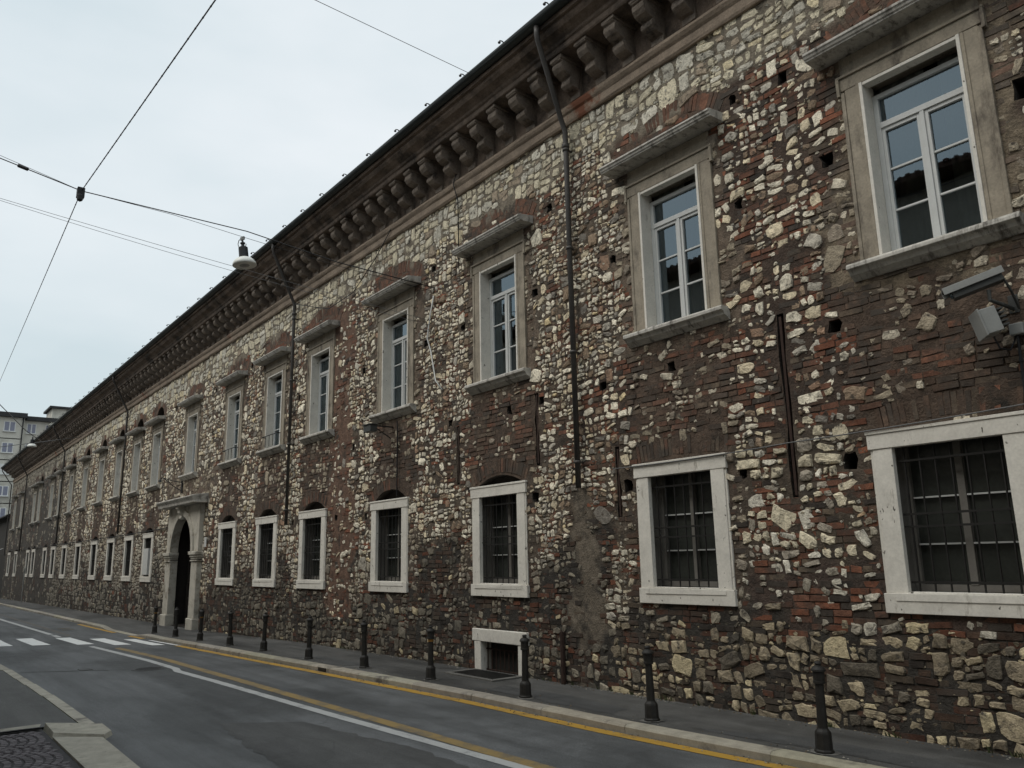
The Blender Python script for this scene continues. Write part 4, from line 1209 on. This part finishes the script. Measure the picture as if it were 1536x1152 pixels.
BL = [(-4.15, -1.00, 'bollard nearest the camera, below the nearest lower window', 0), (-6.06, -1.04, 'bollard standing below the second nearest lower window', 0), (-8.09, -1.08, 'bollard in front of the right edge of the basement window', 0),
      (-10.21, -1.11, 'bollard with orange band just left of the basement window', 1), (-12.11, -1.17, 'bollard just left of the fourth lower window from the right', 0), (-14.0, -1.28, 'bollard under the lower window left of the vertical red brick strip', 0),
      (-16.1, -1.30, 'bollard under the lower window just left of the second downpipe', 0), (-18.0, -1.32, 'bollard under the barred window nearest the portal on its right', 0), (-20.15, -1.30, 'bollard with orange band just right of the portal', 1),
      (-22.3, -1.26, 'bollard directly before the open side of the portal', 0), (-24.55, -1.20, 'farthest bollard, orange banded, left of the portal', 1)]
for i, (x, y, lab, band) in enumerate(BL):
    o = b0 if i == 0 else copy_tree(b0)
    o.location = (x, y, zg(x) + .003); o['label'] = 'dark cast iron ' + lab
    rr = random.Random(i); o.rotation_euler = (rr.uniform(-.02, .02), rr.uniform(-.025, .025), rr.uniform(0, 3))
    if band:
        mb = MB(); mb.lathe([(.0365, .515), (.0400, .517), (.0395, .547), (.0360, .549)], n=16); mb.build('band', M['orange'], o)
# grit, leaves and weeds collected along the wall foot and the kerb
rr = random.Random(91); lt = MB()
for _ in range(1500):
    x = -2.0 - 26 * rr.random() ** 1.5; w_ = rr.random()
    if w_ < .5: y = -.03 - abs(rr.gauss(0, .07)); z = zg(x) + .002
    elif w_ < .8: y = ky(x) - abs(rr.gauss(0, .06)) - .01; z = zg(x) + ROAD + .006
    else: y = ky(x) + .18 + abs(rr.gauss(0, .10)); z = zg(x) + .002
    if -29 < x < -24: continue
    r_ = rr.uniform(.004, .014); a0 = rr.random() * 6; u = rr.random()
    c = (.12, .085, .05) if u < .45 else (.25, .235, .2) if u < .75 else (.05, .045, .038)
    b0_ = [(x + r_ * rr.uniform(.6, 1.3) * math.cos(a0 + q * 1.57), y + r_ * rr.uniform(.6, 1.3) * math.sin(a0 + q * 1.57), z) for q in range(4)]
    lt.add(b0_ + [(x, y, z + r_ * rr.uniform(.3, .9))], [(0, 1, 4), (1, 2, 4), (2, 3, 4), (3, 0, 4)], c)
M['litter'] = surf('street_litter', (1, 1, 1), .9, .3, 20, 80, .1, .002, tint=True)
tag(lt.build('litter', M['litter']), 'grit and leaf litter gathered along the wall foot and kerb', 'litter', kind='stuff')
wd = MB()
for _ in range(46):
    x = -2.2 - 20 * rr.random(); y = -.035; z = zg(x)
    for q in range(rr.randint(4, 9)):
        a0 = rr.uniform(PI * .95, PI * 2.05); L_ = rr.uniform(.025, .075); dx, dy = math.cos(a0) * L_ * .5, math.sin(a0) * L_ * .5
        px = x + rr.uniform(-.03, .03); w_ = .005
        g_ = rr.uniform(.7, 1.2)
        wd.add([(px - w_, y, z), (px + w_, y, z), (px + dx * .6 + w_, y + dy * .6, z + L_ * .7), (px + dx, y + dy, z + L_)], [(0, 1, 2, 3)], (.06 * g_, .075 * g_, .03 * g_))
tag(wd.build('weeds', M['litter']), 'small weeds growing out of the joint at the wall foot', 'weeds', kind='stuff')
# light well cover in front of the basement window
mb = MB(); zq = .006
mb.box(-10.62, -9.40, -.62, -.06, -.03, zq); s = mb.build('light_well', M['lidframe'])
tag(s, 'pale framed grating of the light well set in the pavement under the basement window', 'grating')
mb = MB(); mb.box(-10.52, -9.50, -.55, -.10, -.02, zq + .003)
for q in range(12): mb.box(-10.48 + q * .085, -10.46 + q * .085, -.53, -.12, zq, zq + .009)
mb.build('grid', M['iron'], s)
# thin post near the far end
mb = MB(); mb.tube([(-58.6, -.35, zg(-58) - .02), (-58.6, -.35, 1.62)], .03, 8); mb.box(-58.72, -58.48, -.39, -.37, 1.45, 1.72)
tag(mb.build('sign_post', M['camgrey']), 'thin pale post standing by the wall near the far end of the palace', 'post')

# ------------------------------------------------------------------ neighbours
nb = thing('neighbouring_house', 'low dark house adjoining the far end of the palace', 'house', (-90, 0, zg(-90)))
def part(mb, name, mat, par): 
    mb.v = [(x - par.location.x, y - par.location.y, z - par.location.z) for x, y, z in mb.v]; return mb.build(name, M[mat], par)
mb = MB(); mb.box(-108, PX0 - .02, .15, 6, -1.5, 5.6); part(mb, 'wall', 'dark', nb)
mb = MB(); mb.prism_x([(-.25, 5.55), (-.25, 5.65), (3.2, 7.0), (6.3, 5.7), (6.3, 5.6)][::-1], -108.3, PX0 + .0); part(mb, 'roof', 'aptroof', nb)
for x in (-79, -86, -93):
    mb = MB(); mb.box(x - .6, x + .6, .10, .16, .9, 2.6); part(mb, 'window', 'aptroof', nb)
mb = MB(); mb.lathe([(.0, -.16), (.15, -.1), (.17, 0), (.15, .1), (.0, .16)], (-76.2, -.35, 2.9), 10); mb.tube([(-76.2, -.35, 3.0), (-76.2, .16, 3.2)], .03, 5)
tag(mb.build('wall_lamp', M['white']), 'small pale globe lamp on the dark house at the far left edge', 'wall lamp')

ap = thing('apartment_building', 'pale grey apartment block with blue tinted windows beyond the end of the street', 'apartment building', (-135, 4, zg(-135)))
mb = MB(); mb.box(-150, -135, -14, 6.95, -2, 23.1); mb.box(-150, -135.9, 6.95, 13.5, -2, 22.9); part(mb, 'wall', 'aptwall', ap)
mb = MB(); mb.box(-150.3, -134.4, -14.2, 7.2, 23.1, 23.75); mb.box(-150.3, -135.3, 7.2, 13.8, 22.9, 23.5); part(mb, 'roof', 'aptroof', ap)
mb = MB(); mb.tube([(-134.85, 6.75, 23.1), (-134.85, 6.75, 0)], .09, 6); part(mb, 'downpipe', 'aptroof', ap)
for q in range(6):
    mb = MB(); z = 20.0 - q * 3.1; mb.box(-135.06, -135, -13.8, 6.9, z - .08, z + .05); part(mb, 'string_course', 'aptwall', ap)
for r in range(7):
    z = 21.75 - r * 3.1
    for j, (y, fx) in enumerate(((5.15, -135), (1.4, -135), (-2.4, -135), (-6.2, -135), (8.0, -135.9), (10.4, -135.9))):
        w = .62 if j < 4 else .5
        mb = MB(); mb.box(fx + .005, fx + .06, y - w - .12, y + w + .12, z - .72, z + .70); mb.box(fx, fx + .22, y - w - .2, y + w + .2, z - .82, z - .72)
        f = part(mb, 'window', 'white', ap); f.name = 'window'
        mb = MB()
        blind = (r * 5 + j * 3) % 4 == 2
        for sg in (-1, 1):
            a, b = sorted((y + sg * .07, y + sg * w)); mb.box(fx + .06, fx + .075, a, b, z - .65, z + .63)
        mb.v = [(x - ap.location.x, yy - ap.location.y, zz_ - ap.location.z) for x, yy, zz_ in mb.v]
        mb.build('pane' if not blind else 'blind', M['aptglass'] if not blind else M['white'], f)
st = thing('stair_tower', 'flat roofed beige stair tower behind the palace roof beside the apartment block', 'tower', (-137, 12.5, 0))
mb = MB(); mb.box(-141, -135.5, 10.4, 17, -2, 25.0); part(mb, 'wall', 'aptwall', st)
mb = MB(); mb.box(-141.5, -135.0, 10.0, 17.5, 25.0, 25.3); part(mb, 'roof', 'aptroof', st)
mb = MB(); mb.box(-135.5, -135.42, 12.6, 15.8, 22.9, 24.3); part(mb, 'window', 'aptroof', st)
mb = MB(); mb.box(-136, -134.6, 10.3, 12.6, 20.5, 22.2); mb.box(-136.2, -134.4, 10.1, 12.8, 22.2, 22.5); part(mb, 'chimney', 'aptwall', st)

# the row across the street (stands behind the camera; seen in the panes, shades the street)
op = thing('opposite_house', 'plastered row of houses with tiled eaves across the street, mirrored in the panes', 'house', (-25, -9.6, 0))
mb = MB(); mb.box(-110, 16, -18, -9.6, -1.2, 9.5); part(mb, 'wall', 'oppwall', op)
mb = MB(); mb.prism_x([(-9.05, 9.55), (-9.05, 9.68), (-14, 11.4), (-18.3, 9.8), (-18.3, 9.6)], -110.4, 16.4)
x = 16
while x > -60:
    mb.lathe([(.06, -.03), (.06, .04)], (x, -9.06, 9.66), 8); x -= .2
part(mb, 'roof', 'tile', op)
for q in range(26):
    x = 12 - q * 3.3
    for z0, z1 in ((1.0, 2.6), (4.6, 6.8)):
        mb = MB(); mb.box(x - .55, x + .55, -9.62, -9.57, z0, z1); part(mb, 'window', 'dark', op)

# ------------------------------------------------------------------ camera
cam = bpy.data.cameras.new('camera'); co = bpy.data.objects.new('camera', cam); COL.objects.link(co)
f_px, yaw, pitch, roll = 1200.0, 6.61164136e-01, 2.14143084e-01, -2.02714712e-02
d = Vector((-math.cos(yaw) * math.cos(pitch), math.sin(yaw) * math.cos(pitch), math.sin(pitch)))
r0 = d.cross(Vector((0, 0, 1))).normalized(); u0_ = r0.cross(d)
r_v = r0 * math.cos(roll) + u0_ * math.sin(roll); u_v = -r0 * math.sin(roll) + u0_ * math.cos(roll)
mw = Matrix((( r_v.x, u_v.x, -d.x, 0.0), (r_v.y, u_v.y, -d.y, -7.484683), (r_v.z, u_v.z, -d.z, 1.65), (0, 0, 0, 1)))
co.matrix_world = mw
cam.sensor_width = 36; cam.lens = 36 * f_px / 1536; cam.clip_end = 2000; cam.clip_start = .05
SC.camera = co

# ------------------------------------------------------------------ light
EL, AZ = rad(52), rad(200)        # soft overcast light from over the street
w = bpy.data.worlds.new('World'); SC.world = w; w.use_nodes = True
nt = w.node_tree; nt.nodes.clear()
out = nt.nodes.new('ShaderNodeOutputWorld'); bg = nt.nodes.new('ShaderNodeBackground')
sky = nt.nodes.new('ShaderNodeTexSky'); sky.sky_type = 'NISHITA'; sky.sun_disc = False
sky.sun_elevation = EL; sky.sun_rotation = AZ; sky.air_density = 1.6; sky.dust_density = 3.0
tc = nt.nodes.new('ShaderNodeTexCoord')
mp = nt.nodes.new('ShaderNodeMapping'); mp.inputs['Scale'].default_value = (1.0, 1.0, 2.6); mp.inputs['Location'].default_value = (.4, .2, .1)
nt.links.new(tc.outputs['Generated'], mp.inputs[0])
n1 = nt.nodes.new('ShaderNodeTexNoise'); n1.inputs['Scale'].default_value = 1.6; n1.inputs['Detail'].default_value = 5; n1.inputs['Roughness'].default_value = .5
nt.links.new(mp.outputs[0], n1.inputs['Vector'])
cl = ramp(nt, n1.outputs['Fac'], .32, (6.7, 7.75, 8.2), .68, (9.3, 9.75, 10.05))
col = mixc(nt, sky.outputs[0], cl, .9)
sx = nt.nodes.new('ShaderNodeSeparateXYZ'); nt.links.new(tc.outputs['Generated'], sx.inputs[0])
zr = nt.nodes.new('ShaderNodeMapRange'); zr.inputs['From Min'].default_value = .62; zr.inputs['From Max'].default_value = 1.0
zr.inputs['To Min'].default_value = 1.0; zr.inputs['To Max'].default_value = 2.3
nt.links.new(sx.outputs['Z'], zr.inputs['Value'])
ml = nt.nodes.new('ShaderNodeVectorMath'); ml.operation = 'SCALE'
nt.links.new(col, ml.inputs[0]); nt.links.new(zr.outputs[0], ml.inputs['Scale']); col = ml.outputs[0]
nt.links.new(col, bg.inputs['Color']); bg.inputs['Strength'].default_value = .10
nt.links.new(bg.outputs[0], out.inputs[0])
sl = bpy.data.lights.new('sun', 'SUN'); sl.energy = 1.5; sl.angle = rad(40); sl.color = (1.0, .94, .84)
so = bpy.data.objects.new('sun', sl); COL.objects.link(so)
# rotation 0 of the sky texture is +Y; the lamp shines from the same direction
sd = Vector((math.sin(AZ) * math.cos(EL), math.cos(AZ) * math.cos(EL), math.sin(EL)))
so.rotation_euler = sd.to_track_quat('Z', 'Y').to_euler()
vs_ = SC.view_settings; vs_.view_transform = 'Standard'; vs_.look = 'None'; vs_.exposure = 0.0; vs_.gamma = 1.0
SC.cycles.max_bounces = 6
SC.cycles.use_denoising = True
